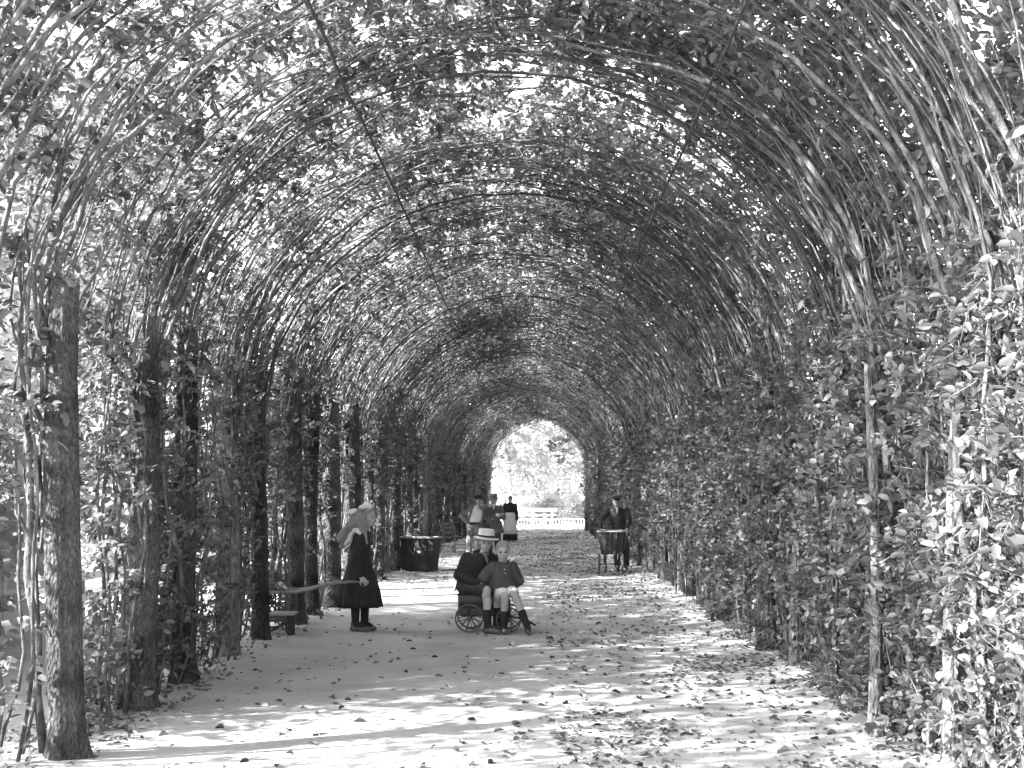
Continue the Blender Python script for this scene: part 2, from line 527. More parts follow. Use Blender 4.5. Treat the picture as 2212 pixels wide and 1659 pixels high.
def grow(kind, sg, d, seed):
    """the stems and the leaf mass of one tree; leaves are fewer and simpler far off"""
    f, L0, simple = (1.0, 0.066, False) if d < 14 else ((0.70, 0.080, True) if d < 30 else (0.28, 0.100, True))
    simple = d > 10.8
    st = stem_set(sg, seed, 24 if d < 14 else (20 if d < 30 else 13))
    sm = []
    for P, rad in st:
        mb = MB(); mb.tube([tuple(p) for p in P], list(rad), 6 if d < 14 else (5 if d < 30 else 4))
        sm.append(mb.mesh('stem', M['stem'], True))
    return sm, crown_mesh(sg, seed + 5000, st, int(AMOUNT[kind] * f), DENS[kind], 'crown', M['leaf'], L0, simple)

def trunk_mesh(name, seed, h, r0, m, lean=0.0, taper=0.14, nseg=22, cut=True, rough=0.0):
    r = np.random.default_rng(seed)
    zs = np.concatenate([np.linspace(-0.08, 0.35, 8), np.linspace(0.45, h, 70 if rough else 22)])
    rings = []
    ph = r.uniform(0, 6, 6)
    for z in zs:
        t = max(z, 0) / h
        rad = r0 * (1 - taper * t) * (1 + 0.55 * math.exp(-max(z, 0) / 0.10) * 0.55 + 0.05 * math.sin(z * 3 + ph[0]))
        cx = lean * t + 0.018 * math.sin(z * 1.7 + ph[1]); cy = 0.018 * math.sin(z * 1.4 + ph[2])
        ring = []
        for k in range(nseg):
            a = 2 * math.pi * k / nseg
            f = 1 + 0.055 * math.sin(3 * a + ph[3] + z * 0.5) + 0.03 * math.sin(7 * a + ph[4] - z * 1.1) + 0.02 * math.sin(11 * a + z * 5 + ph[5])
            if rough: f += rough * (math.sin(19 * a + 2.2 * math.sin(z * 4 + ph[1])) * math.sin(z * 9 + 3 * math.sin(5 * a + ph[2])) + 0.6 * math.sin(31 * a + 3 * math.sin(z * 7 + ph[4])))
            if z < 0.2: f += 0.16 * math.exp(-max(z, 0) / 0.08) * max(0, math.sin(4 * a + ph[5]))
            tip = 0.03 * math.sin(2 * a + ph[0]) + 0.015 * math.sin(5 * a) if z == zs[-1] else 0
            ring.append((cx + math.cos(a) * rad * f, cy + math.sin(a) * rad * f, z + tip))
        rings.append(ring)
    mb = MB(); mb.loft(rings)
    me = mb.mesh(name, m, True)
    if cut: 
        me.materials.append(M['endgrain']); me.polygons[len(me.polygons) - 1].material_index = 1
        me.polygons[len(me.polygons) - 1].use_smooth = False
    return me

TRUNKS = {}
for i in range(5):
    TRUNKS['left', i] = trunk_mesh('trunk', 600 + i, 2.75 + 0.1 * i, 0.085, [M['bark'], M['bark_dark'], M['bark_dark'], M['bark'], M['bark_pale']][i])
    TRUNKS['right', i] = trunk_mesh('trunk', 620 + i, 2.9 + 0.15 * i, 0.062, [M['bark_pale'], M['bark_dark'], M['bark_pale'], M['bark'], M['bark_dark']][i])

cnt = [0]
def tree(side, kind, x, y, trunk, label, group, scale_w=1.0):
    cnt[0] += 1
    i = cnt[0]
    root = empty('hornbeam_tree', (x, y, gz1(x, y)))
    tag(root, label, 'tree', group)
    t = link(bpy.data.objects.new('trunk', trunk), root)
    t.scale = (scale_w, scale_w, 1)
    t.rotation_euler = (0, 0, 0.0 if scale_w == 1.0 and kind == 'left_near' else random.uniform(0, 6.28))
    foot = (XL + 0.95 * max(0.0, (y - 38) / 17)) if side < 0 else XR
    sm, cm = grow(kind, -side, y, 1000 + 7 * i)
    jx = foot - x + random.uniform(-0.04, 0.04)
    for me in sm:
        s = link(bpy.data.objects.new('stem', me), root)
        s.location = (jx, random.uniform(-0.08, 0.08), 0)
    if y < (12 if side > 0 else 9.5) and y > 5:
        near_leaves(root, -side, 45, 3000 + i)
    if cm is not None:
        c = link(bpy.data.objects.new('crown', cm), root)
        c.location = (jx, 0, random.uniform(-0.05, 0.05))
        c['kind'] = 'stuff'
    return root

def leaf_part(v):
    """one broad leaf with midrib fold, wavy edge and a stalk"""
    r = np.random.default_rng(2000 + v)
    L, W_ = 0.078, 0.046
    V = []; F = []
    for i in range(7):
        t = i / 6
        w_ = W_ * 0.5 * math.sin(math.pi * min(1, t * 0.92 + 0.06)) ** 0.8
        zc = -0.012 * t * t * (1 + v % 3)
        V += [(-w_, L * t, zc + 0.007 + r.normal(0, 0.0015)), (0, L * t, zc), (w_, L * t, zc + 0.007 + r.normal(0, 0.0015))]
    for i in range(6):
        for k in range(2):
            F.append((i * 3 + k, i * 3 + k + 1, i * 3 + k + 4, i * 3 + k + 3))
    n = len(V)
    V += [(-0.001, 0, 0), (0.001, 0, 0), (0, 0, 0.0015), (-0.001, -0.03, 0.006), (0.001, -0.03, 0.006), (0, -0.03, 0.0075)]
    F += [(n, n + 1, n + 4, n + 3), (n + 1, n + 2, n + 5, n + 4), (n + 2, n, n + 3, n + 5)]
    return mesh_np('leaf', V, F, mats=[M['leaf']], tone=np.full(len(V), 0.15 + 0.12 * v), smooth=True)
LEAVES = [leaf_part(v) for v in range(7)]
def near_leaves(root, sg, n, seed):
    r = np.random.default_rng(seed)
    foot = (XL if sg > 0 else XR) - root.location.x
    for k in range(n):
        s_ = r.uniform(0.15, 3.4)
        x, z, nx, nz = (float(q) for q in arch(np.array([s_])[0]))
        o = link(bpy.data.objects.new('leaf', LEAVES[k % 7]), root)
        of = r.uniform(-0.10, 0.06)
        o.location = (foot + sg * (x + nx * of), r.uniform(-0.6, 0.6), z + nz * of)
        o.rotation_euler = (r.normal(-0.5, 0.5), r.normal(0, 0.5), r.uniform(0, 6.28))
        q = r.uniform(0.75, 1.15); o.scale = (q, q, q)

GL, GR = 'trees of the left side of the leafy tunnel', 'trees of the right side of the leafy tunnel'
# the trunks that the photograph shows singly: base pixel, width in pixels, bark
left_spots = [
    (140, 1640, 76, 'bark', 'stout sawn-off hornbeam trunk at the front left edge of the tunnel'),
    (305, 1535, 66, 'bark', 'second stout sawn-off hornbeam trunk on the left, pale mottled bark'),
    (398, 1480, 50, 'bark_dark', 'third hornbeam trunk on the left, dark bark, beside a thin crooked stem'),
    (490, 1420, 48, 'bark_pale', 'fourth hornbeam trunk on the left, pale bark with leaves at its foot'),
    (563, 1390, 32, 'bark_dark', 'slim dark hornbeam trunk just in front of the handcart'),
    (635, 1352, 38, 'bark', 'mottled hornbeam trunk just behind the low plank bench'),
    (676, 1335, 27, 'bark_dark', 'slim dark hornbeam trunk with swollen foot left of the girl'),
    (716, 1312, 42, 'bark', 'broad mottled hornbeam trunk right behind the cart shafts'),
    (762, 1292, 34, 'bark_dark', 'dark hornbeam trunk hidden behind the girl'),
    (822, 1252, 21, 'bark', 'lit hornbeam trunk between the girl and the dark bin'),
]
for i, (u, v, wpx, bk, lab) in enumerate(left_spots):
    d = gdepth(v)
    x = (u - 1151) / 2654 * d
    rad = wpx / 2654 * d / 2
    tm = trunk_mesh('trunk', 640 + i, 2.9 + 0.03 * (i % 3), rad, M[bk], lean=0.05 if i == 0 else 0.02, nseg=90 if i < 4 else 22, rough=0.022 if i < 4 else 0.0)
    tree(-1, 'left_gap' if i == 0 else ('left_near' if i < 4 else 'left'), x, d, tm, lab, None)
right_spots = [
    (2050, 1690, 40, 'bark_pale', 'nearest hornbeam trunk on the right, pale, wrapped in leaves'),
    (1893, 1590, 30, 'bark_pale', 'second hornbeam trunk on the right, pale and slim among the leaves'),
    (1820, 1505, 28, 'bark_pale', 'third hornbeam trunk on the right, greyish, among lit leaves'),
    (1732, 1440, 22, 'bark_pale', 'thin pale hornbeam trunk right of the two dark trunks'),
    (1672, 1412, 40, 'bark_dark', 'thick dark hornbeam trunk on the right with a swollen foot'),
    (1632, 1384, 34, 'bark_dark', 'dark hornbeam trunk farther along the right side, leaves hanging over it'),
    (1575, 1345, 26, 'bark', 'mid-sized hornbeam trunk on the right half hidden by hanging leaves'),
]
for i, (u, v, wpx, bk, lab) in enumerate(right_spots):
    d = gdepth(v)
    x = (u - 1151) / 2654 * d
    tm = trunk_mesh('trunk', 670 + i, (2.35 if i < 3 else 3.2) + 0.1 * (i % 3), wpx / 2654 * d / 2, M[bk], lean=(0.06, -0.05, 0.08, 0.03, -0.04, 0.05, 0.02)[i], taper=0.45, nseg=60, rough=0.03)
    tree(1, 'right_near' if i < 3 else 'right', x - (0.0 if i < 3 else 0.05), d, tm, lab, None)
# before the first trunk in view (they shade the foreground)
tree(-1, 'left_gap', XL - 0.02, 5.9, TRUNKS['left', 2], 'hornbeam tree with thin dark crooked stems at the left picture edge', None)
for d, k, lab in ((4.6, 0, 'hornbeam tree whose thick stems fill the top right corner'), (5.9, 1, 'leafy hornbeam tree at the right picture edge, front of the right wall')):
    tree(1, 'right_near', XR, d, TRUNKS['right', k], lab, None)
# fill-in trees between the near right trunks and far rows on both sides
for k, d in enumerate((9.0, 13.6, 15.6)):
    tree(1, 'right_near', XR + 0.12, d, TRUNKS['right', (k + 1) % 5], 'slender hornbeam tree set back in the right wall, ' + ('between its two nearest pale trunks', 'beside the thick dark trunk', 'just past the thick dark trunk')[k], None)
d = 20.6 + 3.2
while d < 55.5:
    k = random.randrange(5)
    tree(-1, 'left', XL + 0.95 * max(0.0, (d - 38) / 17) + random.uniform(-0.06, 0.10), d, TRUNKS['left', k], 'slim dark trunked hornbeam tree in the far left row', GL)
    d += random.uniform(0.75, 1.1)
tree(-1, 'left', XL + 0.03, 20.6, TRUNKS['left', 0], 'hornbeam tree with mottled trunk just right of the girl', None)
tree(-1, 'left', XL, 22.2, TRUNKS['left', 1], 'dark hornbeam tree with forked foot just left of the dark bin', None)
d = 16.6
while d < 55.5:
    k = random.randrange(5)
    tree(1, 'right', XR + random.uniform(-0.10, 0.08), d, TRUNKS['right', k], 'slim hornbeam tree with bare foot in the far right row', GR)
    d += random.uniform(0.95, 1.4)

# ------------------------------------------------------------------ laths and hoops of the tunnel
def lath(x, z, label, seed):
    pts = []; rad = []
    r = np.random.default_rng(seed)
    for y in np.arange(3.0, 55.2, 0.6):
        pts.append((x + r.normal(0, 0.005), y, z + r.normal(0, 0.005) - 0.015 * math.sin(y * 0.9)))
        rad.append(0.0085 + 0.003 * r.random())
    mb = MB(); mb.tube(pts, rad, 6)
    o = mb.build('tie_lath', M['iron'], None, True)
    tag(o, label, 'lath', 'long laths tying the arches together')
lath(-0.455 * 2.62, EYE + 2.62, 'long dark lath running the length of the roof, left of its crown', 1)
lath(0.434 * 2.62, EYE + 2.62, 'long dark lath running the length of the roof, right of its crown', 2)
hoops = [9.4, 13.2, 20.0, 28.5, 38.0, 49.0]
for i, y in enumerate(hoops):
    r = np.random.default_rng(900 + i)
    pts = []
    for a in np.linspace(-0.15, math.pi + 0.15, 40):
        pts.append(((XL + XR) / 2 - (RX - 0.04) * math.cos(a) + r.normal(0, 0.006), y + 0.05 * math.sin(a * 2), SPRING + (RZ - 0.05) * math.sin(a) + r.normal(0, 0.006)))
    mb = MB()
    full = [(pts[0][0], y, 0.0)] + pts + [(pts[-1][0], y, 0.0)]
    mb.tube(full, 0.012, 6)
    o = mb.build('iron_hoop', M['iron'], None, True)
    words = ['nearest', 'second', 'third', 'fourth', 'fifth', 'farthest']
    tag(o, 'dark iron hoop under the leaf roof, %s from the camera end' % words[i] if i < 5 else 'dark iron hoop under the leaf roof, farthest of them all', 'hoop', 'iron hoops of the tunnel')

# ------------------------------------------------------------------ trees and shrubs beyond the tunnel
def crown_ball(seed, n, rad, L0, leafm, cone=False):
    r = np.random.default_rng(seed)
    # clumps on branch ends
    nc = 46
    c = r.normal(size=(nc, 3)); c /= np.linalg.norm(c, axis=1, keepdims=True)
    c *= (0.45 + 0.5 * r.random((nc, 1)))
    if cone:
        h = r.random(nc) ** 0.8
        a = r.uniform(0, 6.28, nc)
        rr = (1 - h) * (0.5 + 0.5 * r.random(nc)) + 0.03
        c = np.stack([np.cos(a) * rr, np.sin(a) * rr, h * 2 - 1], 1)
    idx = r.integers(0, nc, n)
    d = r.normal(size=(n, 3)); d[:, 2] *= 0.55
    P = c[idx] + d * 0.13
    P = P * np.array(rad)
    td = d + r.normal(0, 0.5, (n, 3))
    ub = P / np.array(rad) * 0.5 + np.array([0, 0, 0.8]) + r.normal(0, 0.3, (n, 3))
    return sprays(P, td, r.uniform(0.2, 0.5, n), (5, 9), L0 * 1.06, r, ub, 'crown', leafm, 0.008, True)

BALL = [crown_ball(800 + i, 1500, (2.3, 2.3, 2.4), 0.19, M['leaf_pale_haze']) for i in range(3)]
CONE = [crown_ball(820 + i, 1600, (2.2, 2.2, 4.2), 0.15, M['leaf_pale_haze'], True) for i in range(2)]
SHRUB = [crown_ball(840 + i, 1300, (1.1, 1.1, 1.0), 0.10, M['leaf_pale_haze']) for i in range(3)]
def limb_mesh(seed, h, r0, m, top):
    r = np.random.default_rng(seed)
    mb = MB()
    p = [(0.05 * math.sin(z * 1.3), 0.05 * math.cos(z), z) for z in np.linspace(-0.1, h, 10)]
    mb.tube(p, list(np.linspace(r0, r0 * 0.5, 10)), 10)
    for k in range(6):
        a = r.uniform(0, 6.28); z0 = h * r.uniform(0.6, 1.0); q = r.uniform(0.8, 1.6)
        mb.tube([(0, 0, z0), (math.cos(a) * q * 0.5, math.sin(a) * q * 0.5, z0 + 0.6), (math.cos(a) * q, math.sin(a) * q, z0 + top)], [r0 * 0.35, r0 * 0.25, 0.02], 6)
    return mb.mesh('trunk', m, True)
TR_OUT = [limb_mesh(860 + i, 3.6, 0.16, M['bark'], 1.6) for i in range(2)]
def out_tree(x, y, h, kind, v, label, group=None, name='garden_tree', trunk=None):
    root = empty(name, (x, y, -0.02))
    tag(root, label, 'tree', group)
    s = h / 6.4
    t = link(bpy.data.objects.new('trunk', trunk or TR_OUT[v % 2]), root); t.scale = (s, s, s)
    cr = (CONE if kind == 'cone' else BALL)
    c = link(bpy.data.objects.new('crown', cr[v % len(cr)]), root)
    c.scale = (s, s, s); c.location = (0, 0, (4.0 if kind != 'cone' else 4.4) * s)
    c.rotation_euler = (0, 0, v * 1.7)
    c['kind'] = 'stuff'
    return root
def shrub(x, y, s, v, label, group):
    root = empty('shrub', (x, y, -0.02))
    tag(root, label, 'shrub', group)
    c = link(bpy.data.objects.new('crown', SHRUB[v % 3]), root)
    c.location = (0, 0, 0.95 * s); c.scale = (s, s, s); c.rotation_euler = (0, 0, v * 2.1); c['kind'] = 'stuff'
    mb = MB()
    for k in range(4):
        a = k * 1.6 + v
        mb.tube([(0, 0, -0.05), (0.2 * math.cos(a), 0.2 * math.sin(a), 0.5), (0.5 * math.cos(a), 0.5 * math.sin(a), 1.0)], [0.03, 0.02, 0.01], 5)
    st = mb.build('stem', M['twig'], root, True); st.scale = (s, s, s)
    return root

# end of the tunnel
for i, (x, y, h, k, lab) in enumerate([
    (-1.6, 74, 9.5, 'cone', 'tall sunlit conifer behind the white fence, left of the far opening'),
    (1.3, 70, 8.0, 'ball', 'sunlit leafy tree behind the white fence at the far opening'),
    (3.4, 76, 10, 'cone', 'dark-hearted conifer behind the fence, right in the far opening'),
    (-4.2, 80, 12, 'ball', 'tall pale leafy tree far behind the white fence, left'),
    (0.2, 90, 14, 'ball', 'tallest pale leafy tree far behind the white fence'),
    (5.4, 84, 12, 'ball', 'tall pale leafy tree far behind the white fence, right')]):
    out_tree(x, y, h, k, i, lab)
mbt = limb_mesh(890, 5.2, 0.13, M['birch'], 1.4)
out_tree(px(1099, 1100, 63)[0], 63, 8.2, 'ball', 2, 'slim white-barked tree behind the fence above the apron woman', name='birch_tree', trunk=mbt)
for i, (x, y, s) in enumerate([(-0.6, 64.5, 0.8), (0.9, 65, 0.9), (2.2, 64, 0.85), (3.4, 65, 1.0), (-2.2, 65, 0.9)]):
    shrub(x, y, s, i, 'sunlit low shrub close behind the white fence at the far end', 'shrubs behind the white fence')
# left of the tunnel
def big_crown(seed):
    r = np.random.default_rng(seed)
    nc = 60
    c = r.normal(size=(nc, 3)); c /= np.linalg.norm(c, axis=1, keepdims=True); c *= (0.5 + 0.5 * r.random((nc, 1)))
    n = 3200
    idx = r.integers(0, nc, n); dd = r.normal(size=(n, 3)); dd[:, 2] *= 0.5
    P = (c[idx] + dd * 0.12) * np.array((3.6, 3.6, 5.6))
    return sprays(P, dd + r.normal(0, 0.5, (n, 3)), r.uniform(0.3, 0.7, n), (6, 10), 0.24, r, P * 0.1 + np.array([0, 0, 0.8]) + r.normal(0, 0.4, (n, 3)), 'crown', M['leaf_pale_haze'], 0.01, True)
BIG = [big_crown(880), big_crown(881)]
BIGT = limb_mesh(885, 8.0, 0.28, M['bark'], 3.0)
for i, (x, y, k) in enumerate([(-14.5, 30, 0.92), (-12.5, 35, 0.95), (-19.5, 41, 1.15), (-18, 35, 1.0), (-21, 47, 1.2)]):
    root = empty('tall_tree', (x, y, -0.05))
    tag(root, 'tall sunlit tree seen above the shrubs through the left side of the tunnel', 'tree', 'tall trees left of the tunnel')
    t = link(bpy.data.objects.new('trunk', BIGT), root)
    c = link(bpy.data.objects.new('crown', BIG[i % 2]), root); c.location = (0, 0, 9.6); c.rotation_euler = (0, 0, i * 1.3); c['kind'] = 'stuff'
    root.scale = (k, k, k)
for i in range(10):  # large shrubs added to keep low sun off the path and bin
    y = (8.2 + i * 1.6 if i < 4 else (22.6, 24.4, 32, 37.5, 43, 48.5)[i - 4]) + random.uniform(-0.4, 0.4)
    shrub(-7.4 + random.uniform(-0.5, 0.5), y, random.uniform(1.75, 2.15), i, 'large leafy shrub added outside the left trunks to shade the path', 'shade shrubs added left of the tunnel')
for i, y in enumerate((8.8, 10.4, 12.0)):  # unseen trees, added to block the sun from the seated boys
    out_tree(-9.3 + 0.5 * (i % 2), y, 6.6 + 0.3 * (i % 3), 'ball', i + 1, 'bushy tree added out of view on the left to shade the seated boys', 'shade trees added left of the tunnel')
for i in range(10):
    shrub(-10.5 + random.uniform(-1.3, 1.0), 7 + i * 4.3, random.uniform(0.9, 1.4), i, 'low sunlit shrub far outside the left trunks', 'low shrubs left of the tunnel')
# right of the tunnel
for i in range(17):
    shrub(4.9 + random.uniform(-0.5, 0.9), 5 + i * 2.0 + max(0, i - 7) * 1.6, random.uniform(1.1, 1.6), i, 'shady shrub behind the right leaf wall', 'shrubs right of the tunnel')

# ------------------------------------------------------------------ fences
def picket_fence(y, x0, x1, top, label, step=0.14, post_x=()):
    root = empty('picket_fence', (0, y, 0)); tag(root, label, 'fence')
    pm = MB(); pm.box((0, 0, 0), (0.045, 0.02, top - 0.05)); pm.add([(-0.0225, -0.01, (top - 0.05) / 2), (0.0225, -0.01, (top - 0.05) / 2), (0, -0.01, (top - 0.05) / 2 + 0.04), (-0.0225, 0.01, (top - 0.05) / 2), (0.0225, 0.01, (top - 0.05) / 2), (0, 0.01, (top - 0.05) / 2 + 0.04)], [(0, 1, 2), (5, 4, 3), (0, 2, 5, 3), (1, 4, 5, 2)])
    me = pm.mesh('picket', M['white_paint'])
    for x in np.arange(x0, x1, step):
        o = link(bpy.data.objects.new('picket', me), root); o.location = (x, -0.035, (top - 0.05) / 2 + 0.02)
    for z in (top * 0.30, top * 0.92):
        mb = MB(); mb.box(((x0 + x1) / 2, 0, z), (x1 - x0, 0.045, 0.06)); mb.build('rail', M['white_paint'], root)
    for x in post_x:
        mb = MB(); mb.box((x, 0.06, (top + 0.25) / 2), (0.11, 0.07, top + 0.25)); mb.build('post', M['white_paint'], root)
    return root
picket_fence(58.6, -3.4, 4.6, 0.46, 'low white picket fence across the far end of the path', 0.15, (-3.2, -1.4, 0.55, 2.55, 4.5))
root = empty('board_fence', (0, 60.6, 0)); tag(root, 'higher white board fence just behind the low picket fence', 'fence')
for x in (-2.8, -1.4, 0.0, 0.95):
    mb = MB(); mb.box((x, 0.06, 0.45), (0.10, 0.08, 0.94)); mb.build('post', M['white_paint'], root)
for z, h in ((0.84, 0.16), (0.58, 0.08), (0.36, 0.10)):
    mb = MB(); mb.box((-0.9, 0, z), (4.1, 0.035, h)); mb.build('board', M['white_paint'], root)
root = empty('stone_pedestal', px(1227, 1140, 64)[:2] + (0,)); tag(root, 'pale square stone pedestal among the shrubs behind the fence', 'pedestal')
mb = MB(); mb.box((0, 0, 0.12), (0.62, 0.62, 0.24)); mb.build('plinth', M['stone'], root, bevel=0.02)
mb = MB(); mb.loft([[(x * s, y * s, z) for x, y in ((-1, -1), (1, -1), (1, 1), (-1, 1))] for z, s in ((0.24, 0.22), (1.5, 0.19))]); mb.build('shaft', M['stone'], root)
mb = MB(); mb.box((0, 0, 1.56), (0.50, 0.50, 0.12)); mb.build('cap', M['stone'], root, bevel=0.02)

root = empty('rail_fence', (-5.6, 0, 0)); tag(root, 'low pale rail fence in the sun outside the left trunks', 'fence')
for y in np.arange(8, 50, 2.4):
    mb = MB(); mb.box((0, y, 0.36), (0.09, 0.09, 0.76)); mb.build('post', M['grey_wood'], root)
for z in (0.34, 0.60):
    for y in np.arange(8, 49, 2.4):
        mb = MB(); mb.box((0.065, y + 1.2, z), (0.03, 2.36, 0.09)); mb.build('rail', M['white_paint'], root)

# ------------------------------------------------------------------ fallen leaves
def litter(n, seed):
    r = np.random.default_rng(seed)
    P = []
    while sum(len(p) for p in P) < n:
        m = 40000
        d = 6.0 + 50 * r.random(m) ** 1.5
        x = r.uniform(XL - 0.6, XR + 0.5, m)
        q = np.stack([x, d, np.zeros(m)], 1)
        base = np.where(x > 0.15, 0.42, 0.035) + 0.25 * np.clip((d - 17) / 12, 0, 1)
        base = np.where(x > 1.6, base + 0.3, base) + 0.35 * (x < XL + 0.3) + 0.3 * (x > XR - 0.2)
        pat = wobble(q, 1.0, 2.6, 31) + wobble(q, 0.8, 6.0, 32)
        keep = r.random(m) < np.clip(base * (0.35 + 1.3 * (pat > 0.25) + 1.1 * (pat > 0.9)), 0, 1)
        P.append(q[keep])
    P = np.concatenate(P)[:n]
    P[:, 2] = gz(P[:, 0], P[:, 1]) + 0.004 + 0.012 * r.random(n) ** 2
    a = r.uniform(0, 6.28, n)
    T = np.stack([np.cos(a), np.sin(a), r.normal(0, 0.28, n)], 1)
    N = np.stack([r.normal(0, 0.35, n), r.normal(0, 0.35, n), np.ones(n)], 1)
    L = np.where(r.random(n) < 0.35, r.uniform(0.012, 0.03, n), r.uniform(0.035, 0.075, n))
    V, Q = leaf_arrays(P, T, N, L, L * r.uniform(0.45, 0.7, n), r, 0.3)
    return mesh_np('leaf_litter', V, Q, mats=[M['litter']], tone=np.repeat(r.random(n) ** 1.3, 6))
o = link(bpy.data.objects.new('leaf_litter', litter(22000, 77)))
tag(o, 'fallen dry leaves strewn over the sandy path', 'leaves', kind='stuff')
# single leaves near the camera
r = np.random.default_rng(78)
LF = []
for v in range(6):
    P = np.zeros((1, 3)); T = np.array([[1.0, 0, 0.1]]); N = np.array([[0.2 * math.sin(v), 0.3 * math.cos(v), 1.0]])
    V_, Q_ = leaf_arrays(P, T, N, np.array([0.072]), np.array([0.043]), r, 0.5)
    LF.append(mesh_np('dry_leaf', V_, Q_, mats=[M['litter']], tone=np.full(6, [0.05, 0.25, 0.1, 0.6, 0.0, 0.4][v])))
for k in range(170):
    d = 6.6 + 9 * r.random() ** 1.4
    x = r.uniform(-1.9, 2.1) if k % 3 else r.uniform(0.2, 2.2)
    o = link(bpy.data.objects.new('dry_leaf', LF[k % 6]))
    o.location = (x, d, gz1(x, d) + 0.006)
    o.rotation_euler = (r.normal(0, 0.25), r.normal(0, 0.25), r.uniform(0, 6.28))
    s = r.uniform(0.8, 1.25); o.scale = (s, s, s)
    tag(o, 'single curled dry leaf lying on the sand near the camera', 'leaf', 'single leaves on the sand')

# ------------------------------------------------------------------ things with wheels
def ring_pts(c, r, n, axis='y'):
    return [(c[0] + r * math.cos(2 * math.pi * k / n), c[1], c[2] + r * math.sin(2 * math.pi * k / n)) if axis == 'y'
            else (c[0], c[1] + r * math.cos(2 * math.pi * k / n), c[2] + r * math.sin(2 * math.pi * k / n)) for k in range(n)]
def torus(mb, c, r, w_, t_, axis='y', n=36):
    """flat wheel rim: width w_ along the axle, thickness t_ in the radius"""
    prof = [(-w_ / 2, 0), (w_ / 2, 0), (w_ / 2, -t_), (-w_ / 2, -t_)]
    V = []; F = []
    for k in range(n):
        a = 2 * math.pi * k / n
        for (pa, pr) in prof:
            q = r + pr
            if axis == 'y': V.append((c[0] + q * math.cos(a), c[1] + pa, c[2] + q * math.sin(a)))
            else: V.append((c[0] + pa, c[1] + q * math.cos(a), c[2] + q * math.sin(a)))
    for k in range(n):
        k2 = (k + 1) % n
        for j in range(4):
            j2 = (j + 1) % 4
            F.append((k * 4 + j, k * 4 + j2, k2 * 4 + j2, k2 * 4 + j))
    mb.add(V, F)
def wheel(parent, c, r, nsp, m, axis='y', w_=0.026, t_=0.018, sp=0.006, ph=0.0):
    wh = empty('wheel', c); wh.parent = parent
    mb = MB(); torus(mb, (0, 0, 0), r, w_, t_, axis); mb.build('rim', m, wh)
    ax = Vector((0, 1, 0)) if axis == 'y' else Vector((1, 0, 0))
    mb = MB(); mb.tube([ax * -0.035, ax * -0.02, ax * 0.02, ax * 0.035], [0.017, 0.028, 0.028, 0.017], 12); mb.build('hub', m, wh, True)
    me = None
    for k in range(nsp):
        a = 2 * math.pi * k / nsp + ph
        if me is None:
            mb = MB(); mb.tube([(0.015, 0, 0) if axis == 'y' else (0, 0.015, 0), (r - t_ * 0.6, 0, 0) if axis == 'y' else (0, r - t_ * 0.6, 0)], sp, 6)
            me = mb.mesh('spoke', m, True)
        o = link(bpy.data.objects.new('spoke', me), wh)
        o.rotation_euler = (0, -a, 0) if axis == 'y' else (a, 0, 0)
    return wh

# small box cart on which the two boys sit
BX, BY = -0.527, 14.57
cart = empty('box_cart', (BX, BY, gz1(BX, BY)))
tag(cart, 'small dark wooden box cart on spoked wheels, carrying two boys', 'cart')
for k in range(3):
    mb = MB(); mb.box((-0.05, -0.135, 0.235 + k * 0.0775), (0.56, 0.02, 0.0745)); mb.build('side_board', M['cart_wood'] if k != 1 else M['dark_wood'], cart, bevel=0.003)
    mb = MB(); mb.box((-0.05, 0.135, 0.235 + k * 0.0775), (0.56, 0.02, 0.0745)); mb.build('side_board', M['dark_wood'], cart, bevel=0.003)
for x in (-0.341, 0.241):
    mb = MB(); mb.box((x, 0, 0.312), (0.02, 0.288, 0.232)); mb.build('end_board', M['cart_wood'], cart, bevel=0.003)
mb = MB(); mb.box((-0.05, 0, 0.436), (0.62, 0.31, 0.016)); mb.build('lid', M['dark_wood'], cart, bevel=0.003)
mb = MB(); mb.box((-0.05, 0, 0.19), (0.56, 0.25, 0.016)); mb.build('floor_board', M['dark_wood'], cart)
for x, rr in ((-0.216, 0.168), (0.245, 0.150)):
    mb = MB(); mb.tube([(x, -0.24, rr), (x, 0.24, rr)], 0.010, 8); mb.build('axle', M['iron'], cart, True)
    for y in (-0.21, 0.21):
        wheel(cart, (x, y, rr), rr, 12, M['cart_wood'], 'y', ph=0.26)
    for y in (-0.155, 0.155):
        mb = MB(); mb.box((x, y, (0.34 + rr) / 2), (0.030, 0.014, 0.34 - rr + 0.03)); mb.build('axle_bracket', M['iron'], cart)
mb = MB(); mb.tube([(0.26, 0.05, 0.16), (0.42, 0.08, 0.14), (0.56, 0.10, 0.05)], 0.011, 8); mb.build('drawbar', M['iron'], cart, True)

# handcart pulled by the girl
HX, HY = -2.03, 14.43
hc = empty('handcart', (-3.12, 14.45, gz1(-3.12, 14.45)))
tag(hc, 'wooden handcart with long curved shafts behind the left trunks', 'handcart')
for y in (-0.21, 0.21):
    z0 = 0.47
    pts = [(-0.42, y, z0), (-0.1, y, z0), (0.20, y, z0), (0.38, y, z0 + 0.004), (0.52, y, z0 + 0.03), (0.68, y, z0 + 0.075), (0.84, y, z0 + 0.11), (1.0, y, z0 + 0.122), (1.22, y, z0 + 0.12)]
    mb = MB(); mb.tube(pts, [0.022, 0.022, 0.022, 0.021, 0.020, 0.019, 0.018, 0.017, 0.016], 10); mb.build('shaft', M['shaft_wood'], hc, True)
for k in range(3):
    for y in (-0.185, 0.185):
        mb = MB(); mb.box((-0.13, y, 0.525 + k * 0.075), (0.50, 0.018, 0.072)); mb.build('side_board', M['cart_wood'], hc, bevel=0.003)
for x in (-0.372, 0.112):
    mb = MB(); mb.box((x, 0, 0.60), (0.016, 0.35, 0.22)); mb.build('end_board', M['cart_wood'], hc, bevel=0.003)
